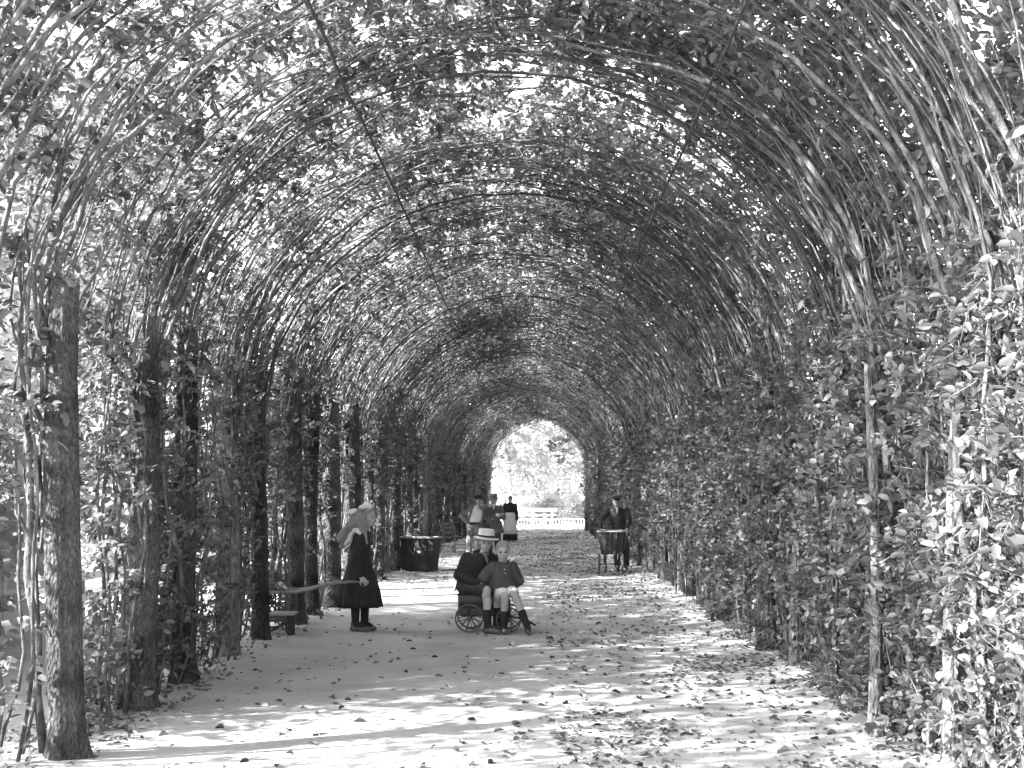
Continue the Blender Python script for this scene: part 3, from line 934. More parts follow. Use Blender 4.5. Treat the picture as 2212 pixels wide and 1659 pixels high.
mb = MB(); mb.box((-0.13, 0, 0.475), (0.47, 0.35, 0.018)); mb.build('floor_board', M['dark_wood'], hc)
for y in (-0.26, 0.26):
    wheel(hc, (0.0, y, 0.31), 0.31, 10, M['cart_wood'], 'y', 0.03, 0.026, 0.010)
mb = MB(); mb.tube([(0, -0.30, 0.31), (0, 0.30, 0.31)], 0.014, 8); mb.build('axle', M['iron'], hc, True)
for y in (-0.17, 0.17):
    mb = MB(); mb.box((0, y, 0.40), (0.05, 0.03, 0.15)); mb.build('axle_bracket', M['iron'], hc)
mb = MB(); mb.tube([(0.18, -0.21, 0.45), (0.24, -0.21, 0.2), (0.27, -0.21, 0.0)], 0.013, 8); mb.build('prop', M['cart_wood'], hc, True)
mb = MB(); mb.loft([[(0.14, -0.12, 0.50), (0.14, 0.1, 0.50), (0.14, 0.1, 0.58), (0.14, -0.12, 0.58)], [(0.22, -0.10, 0.495), (0.22, 0.08, 0.495), (0.215, 0.08, 0.50), (0.215, -0.10, 0.50)]]); mb.build('cloth_corner', M['cloth_white'], hc)

# low plank bench in front of the handcart
bn_ = empty('plank_bench', (-2.95, 13.98, gz1(-2.95, 13.98))); tag(bn_, 'low rough plank bench at the foot of the left trunks', 'bench')
for k in range(2):
    mb = MB(); mb.box((0, -0.062 + k * 0.124, 0.245), (0.52, 0.115, 0.028)); mb.build('plank', M['grey_wood'], bn_, bevel=0.004)
for x in (-0.2, 0.2):
    mb = MB(); mb.box((x, 0, 0.105), (0.05, 0.20, 0.25)); mb.build('leg', M['dark_wood'], bn_, bevel=0.004)
mb = MB(); mb.box((0, -0.075, 0.19), (0.36, 0.022, 0.07)); mb.build('apron_board', M['cart_wood'], bn_, bevel=0.003)

# dark tapered bin
bx0, by0 = px(905, 1235, 25.6)[0], 25.85
bin_ = empty('wooden_bin', (bx0, by0, gz1(bx0, by0)), R(-14)); tag(bin_, 'dark tapered wooden bin standing beside the left trunks', 'bin')
H = 0.70
W0, W1, D0, D1 = 0.33, 0.385, 0.20, 0.26
for k in range(5):
    a0, a1 = -1 + 0.4 * k + 0.006, -1 + 0.4 * (k + 1) - 0.006
    for sgn in (-1, 1):
        rings = []
        for z, W_, D_ in ((0.03, W0, D0), (H, W1, D1)):
            rings.append([(a0 * W_, sgn * D_, z), (a1 * W_, sgn * D_, z), (a1 * W_, sgn * (D_ - 0.02), z), (a0 * W_, sgn * (D_ - 0.02), z)])
        mb = MB(); mb.loft(rings); mb.build('board', M['dark_wood'], bin_)
for k in range(3):
    b0, b1 = -1 + 0.667 * k + 0.01, -1 + 0.667 * (k + 1) - 0.01
    for sgn in (-1, 1):
        rings = []
        for z, W_, D_ in ((0.03, W0, D0), (H, W1, D1)):
            dd = D_ - 0.022
            rings.append([(sgn * W_, b0 * dd, z), (sgn * W_, b1 * dd, z), (sgn * (W_ - 0.02), b1 * dd, z), (sgn * (W_ - 0.02), b0 * dd, z)])
        mb = MB(); mb.loft(rings); mb.build('board', M['dark_wood'], bin_)
mb = MB(); mb.box((0, 0, 0.04), (W0 * 1.9, D0 * 1.9, 0.02)); mb.build('bottom', M['dark_wood'], bin_)
for sgn in (-1, 1):
    mb = MB(); mb.box((0, sgn * (D1 + 0.006), H + 0.008), (W1 * 2 + 0.07, 0.035, 0.028)); mb.build('rim', M['grey_wood'], bin_, bevel=0.004)
    mb = MB(); mb.box((sgn * (W1 + 0.006), 0, H + 0.008), (0.035, D1 * 2 - 0.025, 0.028)); mb.build('rim', M['grey_wood'], bin_, bevel=0.004)
mb = MB(); mb.box((0.06, -0.248, 0.41), (0.085, 0.008, 0.06)); mb.build('name_plate', M['cloth_mid'], bin_)
mb = MB(); mb.tube([(0.145, -0.238, 0.41), (0.145, -0.262, 0.41)], 0.018, 10); mb.build('bolt', M['cloth_mid'], bin_, True)
mb = MB(); mb.tube([(-0.14, -0.262, 0.50), (-0.12, -0.27, 0.44), (-0.06, -0.262, 0.36), (-0.02, -0.262, 0.44), (-0.03, -0.26, 0.50)], 0.008, 6); mb.build('handle', M['shaft_wood'], bin_, True)
for sgn in (-1, 1):
    mb = MB(); mb.box((sgn * 0.22, 0, 0.015), (0.06, 0.38, 0.03)); mb.build('foot', M['dark_wood'], bin_)

# garden bench behind the bin
gx0, gy0 = px(982, 1195, 33.6)[0], 33.9
gb = empty('garden_bench', (gx0, gy0, gz1(gx0, gy0)), R(70)); tag(gb, 'slatted garden bench with leaning back behind the dark bin', 'bench')
for k in range(4):
    mb = MB(); mb.box((0, -0.16 + k * 0.09, 0.43), (1.0, 0.075, 0.022)); mb.build('seat_slat', M['cart_wood'], gb, bevel=0.003)
for k in range(3):
    mb = MB(); mb.box((0, 0.185 + k * 0.035, 0.56 + k * 0.12), (1.0, 0.02, 0.085), Matrix.Rotation(R(-16), 3, 'X')); mb.build('back_slat', M['cart_wood'], gb, bevel=0.003)
for x in (-0.42, 0.42):
    mb = MB(); mb.tube([(x, -0.20, 0.0), (x, -0.15, 0.41)], 0.018, 8); mb.build('leg', M['shaft_wood'], gb, True)
    mb = MB(); mb.tube([(x, 0.26, 0.0), (x, 0.16, 0.42), (x, 0.30, 0.92)], 0.018, 8); mb.build('back_post', M['shaft_wood'], gb, True)
    mb = MB(); mb.tube([(x, -0.19, 0.20), (x, 0.21, 0.20)], 0.010, 6); mb.build('stretcher', M['iron'], gb, True)

# wicker cart pushed by the man
WX, WY = 1.565, 24.62
wc = empty('wicker_cart', (WX, WY, gz1(WX, WY)), R(-6)); tag(wc, 'dark wicker basket cart on two thin wheels in front of the capped man', 'cart')
NR, NT = 30, 96
def rrect(u, hx, hy, p=5.0):
    c, s = math.cos(u), math.sin(u)
    k = (abs(c / 1) ** p + abs(s / 1) ** p) ** (-1 / p)
    return c * k * hx, s * k * hy
rings = []
for i in range(NR):
    t = i / (NR - 1)
    z = 0.40 + 0.45 * t
    hx, hy = 0.195 + 0.075 * t, 0.29 + 0.11 * t
    ring = []
    for k in range(NT):
        u = 2 * math.pi * k / NT
        x, y = rrect(u, hx, hy)
        wv = 1 + 0.022 * (1 if ((k // 3 + i) % 2) else -1)
        ring.append((x * wv, y * wv + 0.40, z))
    rings.append(ring)
mb = MB(); mb.loft(rings, cap=False)
inner = [[(x * 0.93, (y - 0.40) * 0.95 + 0.40, z) for x, y, z in rg] for rg in rings]
mb.loft(inner[::-1], cap=False); mb.add(rings[0], [tuple(range(NT - 1, -1, -1))])
mb.build('basket', M['wicker'], wc)
for k in range(0, NT, 6):
    u = 2 * math.pi * k / NT
    a = rrect(u, 0.195, 0.29); b = rrect(u, 0.27, 0.40)
    mb = MB(); mb.tube([(a[0] * 1.03, a[1] * 1.03 + 0.40, 0.395), (b[0] * 1.03, b[1] * 1.03 + 0.40, 0.855)], 0.007, 5); mb.build('stake', M['wicker'], wc, True)
pts = [(rrect(2 * math.pi * k / 48, 0.278, 0.408)[0], rrect(2 * math.pi * k / 48, 0.278, 0.408)[1] + 0.40, 0.862) for k in range(49)]
mb = MB(); mb.tube(pts, 0.017, 8, cap=False); mb.build('rim', M['wicker_rim'], wc, True)
for x in (-0.235, 0.235):
    wheel(wc, (x, 0.06, 0.21), 0.21, 8, M['cart_wood'], 'x', 0.026, 0.02, 0.007)
mb = MB(); mb.tube([(-0.25, 0.06, 0.21), (0.25, 0.06, 0.21)], 0.014, 8); mb.build('axle', M['iron'], wc, True)
for x in (-0.13, 0.13):
    mb = MB(); mb.tube([(x, 0.06, 0.20), (x * 1.08, 0.12, 0.41)], 0.017, 8); mb.build('support', M['iron'], wc, True)
    mb = MB(); mb.tube([(x, 0.62, 0.41), (x, 0.70, 0.2), (x, 0.72, 0.0)], 0.015, 8); mb.build('leg', M['iron'], wc, True)
for x in (-0.24, 0.24):
    mb = MB(); mb.tube([(x * 0.8, 0.10, 0.42), (x * 1.1, 0.72, 0.56), (x * 1.25, 1.1, 0.84), (x * 1.25, 1.32, 0.87)], [0.017, 0.018, 0.018, 0.016], 8); mb.build('handle', M['cart_wood'], wc, True)

# ------------------------------------------------------------------ people
def cap(a, b, ra, rb=None):
    return ('c', Vector(a), Vector(b), ra, ra if rb is None else rb)
def ell(c, r, Mx=None):
    return ('e', Vector(c), Vector(r), Mx)
def lof(rings, n=28):
    """rings (x, y, z, rx, ry)"""
    return ('l', rings, n)
def prim(mb, p):
    if p[0] == 'c':
        _, a, b, ra, rb = p
        t = (b - a)
        L = t.length
        t = t / L if L > 1e-6 else Vector((0, 0, 1))
        pts = []; rr = []
        for k in range(5):
            an = math.pi / 2 * k / 4
            pts.append(a - t * ra * math.cos(an)); rr.append(max(ra * math.sin(an), ra * 0.03))
        for k in range(5):
            an = math.pi / 2 * (1 - k / 4)
            pts.append(b + t * rb * math.cos(an)); rr.append(max(rb * math.sin(an), rb * 0.03))
        mb.tube(pts, rr, 14)
    elif p[0] == 'e':
        _, c, r_, Mx = p
        rings = []
        for i in range(13):
            th = math.pi * (0.02 + 0.96 * i / 12)
            ring = []
            for k in range(18):
                ph = 2 * math.pi * k / 18
                v = Vector((math.sin(th) * math.cos(ph) * r_[0], math.sin(th) * math.sin(ph) * r_[1], -math.cos(th) * r_[2]))
                if Mx is not None: v = Mx @ v
                ring.append(c + v)
            rings.append(ring)
        mb.loft(rings)
    else:
        mb.loft([ering((q[0], q[1], q[2]), q[3], q[4], p[2]) for q in p[1]])
def blob(name, prims, m, parent, voxel=0.008, smooth=4, fold=0.0, ffreq=22.0, seed=0):
    """one continuous surface grown over the given shapes"""
    mb = MB()
    for p in prims: prim(mb, p)
    tmp = mb.build('tmp', None)
    r_ = tmp.modifiers.new('r', 'REMESH'); r_.mode = 'VOXEL'; r_.voxel_size = voxel; r_.use_smooth_shade = True
    if smooth:
        s_ = tmp.modifiers.new('s', 'SMOOTH'); s_.factor = 0.5; s_.iterations = smooth
    dg = bpy.context.evaluated_depsgraph_get()
    me = bpy.data.meshes.new_from_object(tmp.evaluated_get(dg))
    bpy.data.objects.remove(tmp)
    me.name = name
    me.materials.clear(); me.materials.append(m)
    if fold:
        n = len(me.vertices)
        co = np.empty(n * 3, np.float32); me.vertices.foreach_get('co', co); co = co.reshape(-1, 3)
        no = np.empty(n * 3, np.float32); me.vertices.foreach_get('normal', no); no = no.reshape(-1, 3)
        q = co.copy(); q[:, 2] *= 0.55; q[:, 0] += 0.3 * q[:, 2]
        co = co + no * (wobble(q, fold, ffreq, seed)[:, None])
        me.vertices.foreach_set('co', co.astype(np.float32).ravel()); me.update()
    me.polygons.foreach_set('use_smooth', np.ones(len(me.polygons), bool))
    return link(bpy.data.objects.new(name, me), parent)

def hand(wrist, d, n, side, k=1.0, curl=(0.5, 0.7)):
    """palm, four fingers and thumb; d along the hand, n out of the back of it, side = +1/-1 for the thumb"""
    w_ = Vector(wrist); d = Vector(d).normalized(); n = Vector(n); n = (n - d * n.dot(d)).normalized(); s = d.cross(n)
    Mx = Matrix((s, d, n)).transposed()
    out = [ell(w_ + d * 0.045 * k, (0.036 * k, 0.048 * k, 0.016 * k), Mx), cap(w_ - d * 0.02 * k, w_ + d * 0.03 * k, 0.022 * k, 0.024 * k)]
    for off, ln in ((-0.028, 0.058), (-0.0095, 0.070), (0.0095, 0.066), (0.028, 0.052)):
        b = w_ + d * 0.080 * k + s * off * k
        d1 = (d * math.cos(curl[0]) - n * math.sin(curl[0])); d2 = (d * math.cos(curl[0] + curl[1]) - n * math.sin(curl[0] + curl[1]))
        m_ = b + d1 * ln * 0.55 * k
        out += [cap(b, m_, 0.0092 * k, 0.0085 * k), cap(m_, m_ + d2 * ln * 0.5 * k, 0.0085 * k, 0.0075 * k)]
    tb = w_ + d * 0.022 * k + s * side * 0.028 * k
    tm = tb + (d * 0.55 + s * side * 0.75 - n * 0.3).normalized() * 0.036 * k
    out += [cap(tb, tm, 0.012 * k, 0.010 * k), cap(tm, tm + (d * 0.9 + s * side * 0.1 - n * 0.5).normalized() * 0.028 * k, 0.010 * k, 0.0085 * k)]
    return out

class Head:
    """chin at `chin`, head height s*0.215; yaw 0 looks at the camera, positive turns to the picture's right"""
    def __init__(self, chin, s=1.0, yaw=0.0, pitch=0.0, roll=0.0):
        self.c = Vector(chin); self.s = s
        self.M = Matrix.Rotation(yaw, 3, 'Z') @ Matrix.Rotation(pitch, 3, 'X') @ Matrix.Rotation(roll, 3, 'Y')
    def at(self, x, y, z):
        return self.c + self.M @ (Vector((x, y, z)) * self.s)
    def prims(self):
        s, A, Mx = self.s, self.at, self.M
        e = lambda c, r: ell(A(*c), tuple(q * s for q in r), Mx)
        return [e((0, 0.022, 0.135), (0.074, 0.090, 0.080)), e((0, -0.016, 0.072), (0.058, 0.062, 0.072)), e((0, -0.044, 0.022), (0.030, 0.030, 0.022)),
                e((0.030, -0.046, 0.070), (0.024, 0.026, 0.026)), e((-0.030, -0.046, 0.070), (0.024, 0.026, 0.026)),
                e((0, -0.062, 0.116), (0.048, 0.018, 0.012)),
                cap(A(0, -0.074, 0.108), A(0, -0.092, 0.078), 0.0085 * s, 0.013 * s), e((0, -0.072, 0.042), (0.022, 0.014, 0.013)),
                e((0.074, 0.016, 0.098), (0.010, 0.020, 0.030)), e((-0.074, 0.016, 0.098), (0.010, 0.020, 0.030)),
                cap(A(0, 0.03, 0.05), A(0, 0.035, -0.07), 0.048 * s, 0.050 * s)]
    def features(self, parent, brow='hair_brown'):
        A, s, Mx = self.at, self.s, self.M
        for sg in (-1, 1):
            mb = MB(); prim(mb, ell(A(sg * 0.030, -0.069, 0.100), (0.0135 * s, 0.006 * s, 0.0065 * s), Mx)); mb.build('eye', M['eye'], parent, True)
            mb = MB(); mb.tube([A(sg * 0.014, -0.076, 0.116), A(sg * 0.030, -0.077, 0.121), A(sg * 0.046, -0.066, 0.116)], [0.003 * s, 0.004 * s, 0.002 * s], 6); mb.build('eyebrow', M[brow], parent, True)
        mb = MB(); mb.tube([A(-0.022, -0.077, 0.041), A(0, -0.086, 0.042), A(0.022, -0.077, 0.041)], [0.002 * s, 0.0048 * s, 0.002 * s], 6); mb.build('mouth', M['lip'], parent, True)
    def cap_hair(self, name, m, parent, low=0.13, thick=0.008, back=0.06):
        """close hair: shell over the cranium, cut above the face"""
        A, s, Mx = self.at, self.s, self.M
        mb = MB(); V = []; F = []; nu, nv = 36, 14
        def surf(th, ph, g):
            v = Vector((math.sin(th) * math.cos(ph) * (0.074 + g), math.sin(th) * math.sin(ph) * (0.090 + g) + 0.022, math.cos(th) * (0.080 + g) + 0.135))
            return self.c + Mx @ (v * s)
        rg = []
        for g in (thick, -0.004):
            for i in range(nv):
                ring = []
                for k in range(nu):
                    ph = 2 * math.pi * k / nu
                    front = 0.5 - 0.5 * math.sin(ph)            # 1 at the face side
                    th1 = math.acos(max(-0.95, min(0.95, ((low - 0.135) * 1.0 + (0.038 * front ** 2) - back * (1 - front)) / 0.085)))
                    ring.append(surf(0.03 + (th1 - 0.03) * i / (nv - 1), ph, g * (1 if g < 0 or i < nv - 2 else 0.6)))
                rg.append(ring)
        order = rg[:nv] + rg[nv:][::-1]
        mb.loft(order)
        return mb.build(name, m, parent, True)

def shoe(name, heel, toe, m, parent, k=1.0):
    h, t = Vector(heel), Vector(toe)
    d = (t - h).normalized()
    blob(name, [cap(h + Vector((0, 0, 0.030 * k)), h + d * 0.06 * k + Vector((0, 0, 0.036 * k)), 0.033 * k, 0.034 * k),
                cap(h + d * 0.05 * k + Vector((0, 0, 0.032 * k)), t - d * 0.03 * k + Vector((0, 0, 0.022 * k)), 0.036 * k, 0.024 * k),
                cap(h + d * 0.015 * k + Vector((0, 0, 0.03 * k)), h + d * 0.01 * k + Vector((0, 0, 0.085 * k)), 0.034 * k, 0.033 * k),
                cap(h + Vector((0, 0, 0.010)), t - d * 0.02 + Vector((0, 0, 0.010)), 0.010, 0.010)], m, parent, 0.006, 2)

def hat(parent, head, brim_r, crown_r, crown_h, z, m, band=None, droop=0.0, name='hat', curl=0.0):
    """round hat sitting on a Head"""
    rg = []
    n = 40
    def ringv(r_, zz):
        return [head.at(*(math.cos(2 * math.pi * k / n) * r_ / head.s * 0.93, math.sin(2 * math.pi * k / n) * r_ / head.s * 1.05 + 0.015, zz / head.s)) for k in range(n)]
    z0 = z
    rg = [ringv(crown_r * 0.96, z0 - 0.004), ringv(brim_r * 0.97, z0 - 0.006 - droop), ringv(brim_r, z0 - 0.001 - droop + curl), ringv(brim_r * 0.97, z0 + 0.004 - droop), ringv(crown_r * 1.02, z0 + 0.006),
          ringv(crown_r, z0 + crown_h * 0.5), ringv(crown_r * 0.98, z0 + crown_h * 0.9), ringv(crown_r * 0.90, z0 + crown_h), ringv(crown_r * 0.3, z0 + crown_h * 1.02)]
    mb = MB(); mb.loft(rg)
    h = mb.build(name, m, parent, True)
    if band:
        mb = MB(); mb.loft([ringv(crown_r * 1.025, z0 + 0.007), ringv(crown_r * 1.03, z0 + 0.009), ringv(crown_r * 1.02, z0 + 0.032), ringv(crown_r * 1.0, z0 + 0.033)], cap=False); mb.build('hat_band', band, h, True)
    return h

def person(x, y, label, dz=0.0):
    o = empty('person', (x, y, gz1(x, y) + dz))
    return tag(o, label, 'person')

# --- girl pulling the handcart: faces right, long hair, dark dress
p = person(HX, HY, 'girl in black dress with white hair bow and long hair, holding the cart shafts')
p.scale = (1.03, 1.0, 1.03)
hd = Head((0.085, 0.03, 1.205), 1.0, R(62), R(8))
ankl = [(-0.045, -0.05, 0.09), (0.045, 0.07, 0.09)]
body = hd.prims()
for (ax, ay, az_), hy in zip(ankl, (-0.06, 0.06)):
    body += [cap((-0.01, hy, 0.78), (0.0 + ax * 0.5, hy, 0.44), 0.075, 0.055), cap((ax * 0.5, hy, 0.44), (ax, ay, 0.27), 0.052, 0.050), cap((ax, ay, 0.27), (ax, ay, az_), 0.048, 0.036), cap((ax, ay, az_), (ax + 0.06, ay, 0.045), 0.034, 0.028)]
body += [lof([(0, 0, 0.74, 0.09, 0.13), (0, 0, 0.86, 0.085, 0.115), (0.01, 0, 1.0, 0.085, 0.125), (0.02, 0, 1.10, 0.08, 0.13), (0.05, 0.02, 1.16, 0.05, 0.06)])]
sh = [(0.02, -0.13, 1.08), (0.02, 0.15, 1.08)]
elb = [(-0.02, -0.21, 0.83), (-0.02, 0.22, 0.83)]
wr = [(0.045, -0.215, 0.625), (0.045, 0.215, 0.63)]
for a, b, c in zip(sh, elb, wr):
    body += [cap(a, b, 0.045, 0.036), cap(b, c, 0.036, 0.026)]
    body += hand(c, (0.45, 0, -0.5), (0.6, -1 if a[1] < 0 else 1, 0.5), 1 if a[1] < 0 else -1, 0.95, (0.8, 1.3))
blob('body', body, M['skin'], p, 0.0082, 2)
leg_prims = []
for (ax, ay, az_), hy in zip(ankl, (-0.06, 0.06)):
    leg_prims.append([cap((ax * 0.5, hy, 0.44), (ax, ay, 0.27), 0.057, 0.055), cap((ax, ay, 0.27), (ax, ay, 0.08), 0.053, 0.042), cap((ax, ay, 0.08), (ax + 0.07, ay, 0.045), 0.040, 0.032)])
for q in leg_prims: blob('stocking', q, M['cloth_black'], p, 0.007, 2)
shoe('shoe', (-0.075, -0.05, 0.0), (0.125, -0.055, 0.0), M['clog'], p, 1.05)
shoe('shoe', (0.005, 0.07, 0.0), (0.19, 0.06, 0.0), M['clog'], p, 1.05)
dress = []
zs = [(1.155, 0.055, 0.07, 0.04), (1.12, 0.085, 0.135, 0.03), (1.06, 0.105, 0.155, 0.02), (0.95, 0.115, 0.15, 0.01), (0.84, 0.115, 0.14, 0.0), (0.74, 0.145, 0.16, -0.005), (0.60, 0.185, 0.19, 0.0), (0.45, 0.222, 0.22, 0.0), (0.33, 0.238, 0.24, 0.0), (0.275, 0.246, 0.25, 0.0)]
rgs = []
for z, rx, ry, cx in zs:
    pl = max(0.0, (0.85 - z) * 0.13)
    rgs.append(ering((cx, 0, z), rx, ry, 90, pl, 11, 0.7))
mb = MB(); mb.loft(rgs + [[(x * 0.97, y * 0.97, z + 0.004) for x, y, z in rgs[-1]]] + [[(x * 0.93, y * 0.93, z + 0.05) for x, y, z in rgs[-1]]])
mb.build('dress', M['cloth_black'], p, True)
for i, (a, b, c) in enumerate(zip(sh, elb, wr)):
    blob('sleeve', [cap((a[0], a[1] * 0.8, a[2] + 0.005), b, 0.066, 0.060), cap(b, (c[0] - 0.01, c[1], c[2] + 0.03), 0.058, 0.042)], M['cloth_black'], p, 0.008, 3, 0.004, 25, i)
# sailor collar, hanging over the back of the shoulders
blob('collar', [cap((-0.04, -0.13, 1.15), (0.02, -0.165, 1.12), 0.022), cap((-0.06, -0.12, 1.14), (-0.155, -0.11, 0.99), 0.020, 0.016), cap((-0.075, 0.0, 1.15), (-0.165, 0.0, 0.99), 0.022, 0.016), cap((-0.06, 0.12, 1.14), (-0.15, 0.11, 0.99), 0.020, 0.016),
                cap((-0.155, -0.11, 0.99), (-0.165, 0.0, 0.985), 0.014), cap((-0.165, 0.0, 0.985), (-0.15, 0.11, 0.99), 0.014), ell((-0.10, -0.06, 1.08), (0.035, 0.07, 0.09)), ell((-0.10, 0.06, 1.08), (0.035, 0.07, 0.09)), ell((-0.02, -0.06, 1.165), (0.07, 0.10, 0.02))], M['cloth_white'], p, 0.008, 3)
hd.features(p)
hd.cap_hair('hair_cap', M['hair_brown'], p, 0.135, 0.012, 0.09)
bk = lambda x, y, z: hd.at(x, y, z)
rl = np.random.default_rng(44)
locks = []
for k in range(22):
    a_ = rl.uniform(-0.9, 0.9); e_ = rl.uniform(0, 1)
    top = Vector((-0.03 - 0.03 * e_, -0.03 + 0.085 * a_ - 0.03, 1.27 - 0.05 * e_)); end = Vector((-0.14 - 0.09 * e_ + 0.03 * rl.normal(), -0.05 + 0.10 * a_, 0.99 + 0.07 * rl.random()))
    mid_ = (top + end) / 2 + Vector((-0.035, -0.02, 0.02))
    locks += [cap(top, mid_, 0.022, 0.019), cap(mid_, end, 0.019, 0.007)]
blob('long_hair', locks + [cap(bk(0, 0.06, 0.15), (-0.03, -0.03, 1.25), 0.082, 0.096), cap((-0.03, -0.03, 1.27), (-0.12, -0.05, 1.12), 0.094, 0.074), cap((-0.12, -0.06, 1.12), (-0.195, -0.06, 0.97), 0.066, 0.030),
                   cap(bk(-0.06, 0.02, 0.12), (0.06, -0.115, 1.13), 0.040, 0.035), cap((0.06, -0.115, 1.14), (0.10, -0.14, 1.00), 0.033, 0.014), cap((0.0, -0.09, 1.25), (0.04, -0.12, 1.08), 0.05, 0.03)], M['hair_brown'], p, 0.008, 2, 0.014, 60, 5)
blob('hair_bow', [ell(bk(-0.045, -0.005, 0.225), (0.062, 0.034, 0.036), Matrix.Rotation(R(20), 3, 'Y')), ell((-0.072, -0.075, 1.365), (0.055, 0.030, 0.030), Matrix.Rotation(R(-25), 3, 'Y')), ell((0.02, -0.05, 1.415), (0.02, 0.02, 0.02)), cap((-0.06, -0.06, 1.37), (-0.095, -0.06, 1.325), 0.016, 0.010), cap((0.02, -0.05, 1.41), (0.075, -0.03, 1.425), 0.026, 0.030)], M['cloth_white'], p, 0.007, 2, 0.004, 50)

# --- boy in straw boater sitting on the box cart
p = person(BX, BY, 'seated boy in straw boater, black jacket and shorts, left of the two on the cart')
hd = Head((-0.035, -0.10, 0.945), 1.02, R(10), R(4), R(5))
hipL, hipR = (-0.29, -0.04, 0.52), (-0.12, 0.02, 0.52)
kneeL, kneeR = (-0.015, -0.27, 0.50), (0.12, -0.20, 0.49)
ankL, ankR = (0.005, -0.30, 0.085), (0.10, -0.10, 0.10)
body = hd.prims() + [lof([(-0.21, 0.0, 0.50, 0.15, 0.10), (-0.20, -0.01, 0.62, 0.13, 0.09), (-0.15, -0.03, 0.78, 0.14, 0.09), (-0.10, -0.05, 0.88, 0.13, 0.08), (-0.05, -0.07, 0.93, 0.05, 0.05)])]
for h, k_, a in ((hipL, kneeL, ankL), (hipR, kneeR, ankR)):
    body += [cap(h, k_, 0.075, 0.054), cap(k_, (k_[0], k_[1] - 0.008, k_[2] - 0.06), 0.056, 0.050), cap((k_[0], k_[1], k_[2] - 0.05), ((k_[0] + a[0]) / 2 + 0.004, (k_[1] + a[1]) / 2 + 0.012, (k_[2] + a[2]) / 2 + 0.05), 0.047, 0.053), cap(((k_[0] + a[0]) / 2, (k_[1] + a[1]) / 2 + 0.012, (k_[2] + a[2]) / 2 + 0.05), a, 0.050, 0.034), cap(a, (a[0] + 0.05, a[1] - 0.03, 0.04), 0.034, 0.03)]
shL, elL, wrL = (-0.245, -0.02, 0.86), (-0.355, -0.05, 0.66), (-0.10, -0.22, 0.57)
shR, elR, wrR = (0.03, -0.04, 0.86), (0.12, 0.06, 0.68), (0.20, 0.10, 0.60)
for a, b, c in ((shL, elL, wrL), (shR, elR, wrR)):
    body += [cap(a, b, 0.045, 0.037), cap(b, c, 0.037, 0.026)]
body += hand(wrL, (1, -0.25, -0.25), (0.2, -0.2, 1), -1, 0.95, (0.3, 0.5)) + hand(wrR, (0.5, 0.1, -0.6), (0.3, 0.9, 0.3), 1, 0.95)
blob('body', body, M['skin'], p, 0.0082, 2)
blob('jacket', [lof([(-0.23, 0.0, 0.485, 0.165, 0.125), (-0.22, -0.005, 0.60, 0.155, 0.12), (-0.17, -0.03, 0.76, 0.165, 0.115), (-0.125, -0.045, 0.87, 0.155, 0.105), (-0.07, -0.06, 0.925, 0.075, 0.075)]),
                cap(shL, elL, 0.075, 0.068), cap(elL, (wrL[0] - 0.02, wrL[1] + 0.01, wrL[2] + 0.01), 0.066, 0.048), cap(shR, elR, 0.070, 0.060), cap(elR, wrR, 0.058, 0.045),
                cap((-0.15, 0.0, 0.93), (-0.02, 0.0, 0.94), 0.035, 0.035), cap((-0.32, 0.02, 0.56), (-0.22, -0.08, 0.52), 0.06, 0.06)], M['cloth_black'], p, 0.008, 2, 0.011, 24, 11)
blob('shirt_front', [cap((-0.03, -0.148, 0.915), (0.012, -0.158, 0.80), 0.028, 0.014), ell((-0.04, -0.12, 0.925), (0.045, 0.035, 0.018))], M['cloth_mid'], p, 0.006, 2)
mb = MB(); mb.tube([(-0.005, -0.172, 0.905), (0.012, -0.176, 0.86), (0.02, -0.172, 0.80)], [0.010, 0.014, 0.012], 8); mb.build('necktie', M['cloth_black'], p, True)
blob('shorts', [cap(hipL, (kneeL[0] - 0.035, kneeL[1] + 0.03, kneeL[2] + 0.005), 0.090, 0.072), cap(hipR, (kneeR[0] - 0.03, kneeR[1] + 0.03, kneeR[2] + 0.005), 0.088, 0.070), ell((-0.21, 0.0, 0.515), (0.155, 0.12, 0.075))], M['cloth_dark'], p, 0.008, 3, 0.005, 22, 12)
for k_, a in ((kneeL, ankL), (kneeR, ankR)):
    t = 0.60
    mid = tuple(k_[i] + (a[i] - k_[i]) * t for i in range(3))
    blob('sock', [cap((mid[0], mid[1] + 0.008, mid[2]), a, 0.054, 0.042), cap(a, (a[0] + 0.04, a[1] - 0.02, 0.05), 0.042, 0.034)], M['cloth_black'], p, 0.007, 2)
shoe('shoe', (-0.025, -0.28, 0.0), (0.165, -0.42, 0.0), M['leather'], p, 1.12)
shoe('shoe', (0.08, -0.08, 0.0), (0.20, -0.24, 0.0), M['leather'], p, 1.08)
hd.features(p, 'hair_dark')
hd.cap_hair('hair', M['hair_dark'], p, 0.128, 0.008, 0.06)
hat(p, hd, 0.168, 0.104, 0.100, 0.162, M['straw'], M['cloth_dark'], 0.008, 'straw_boater')

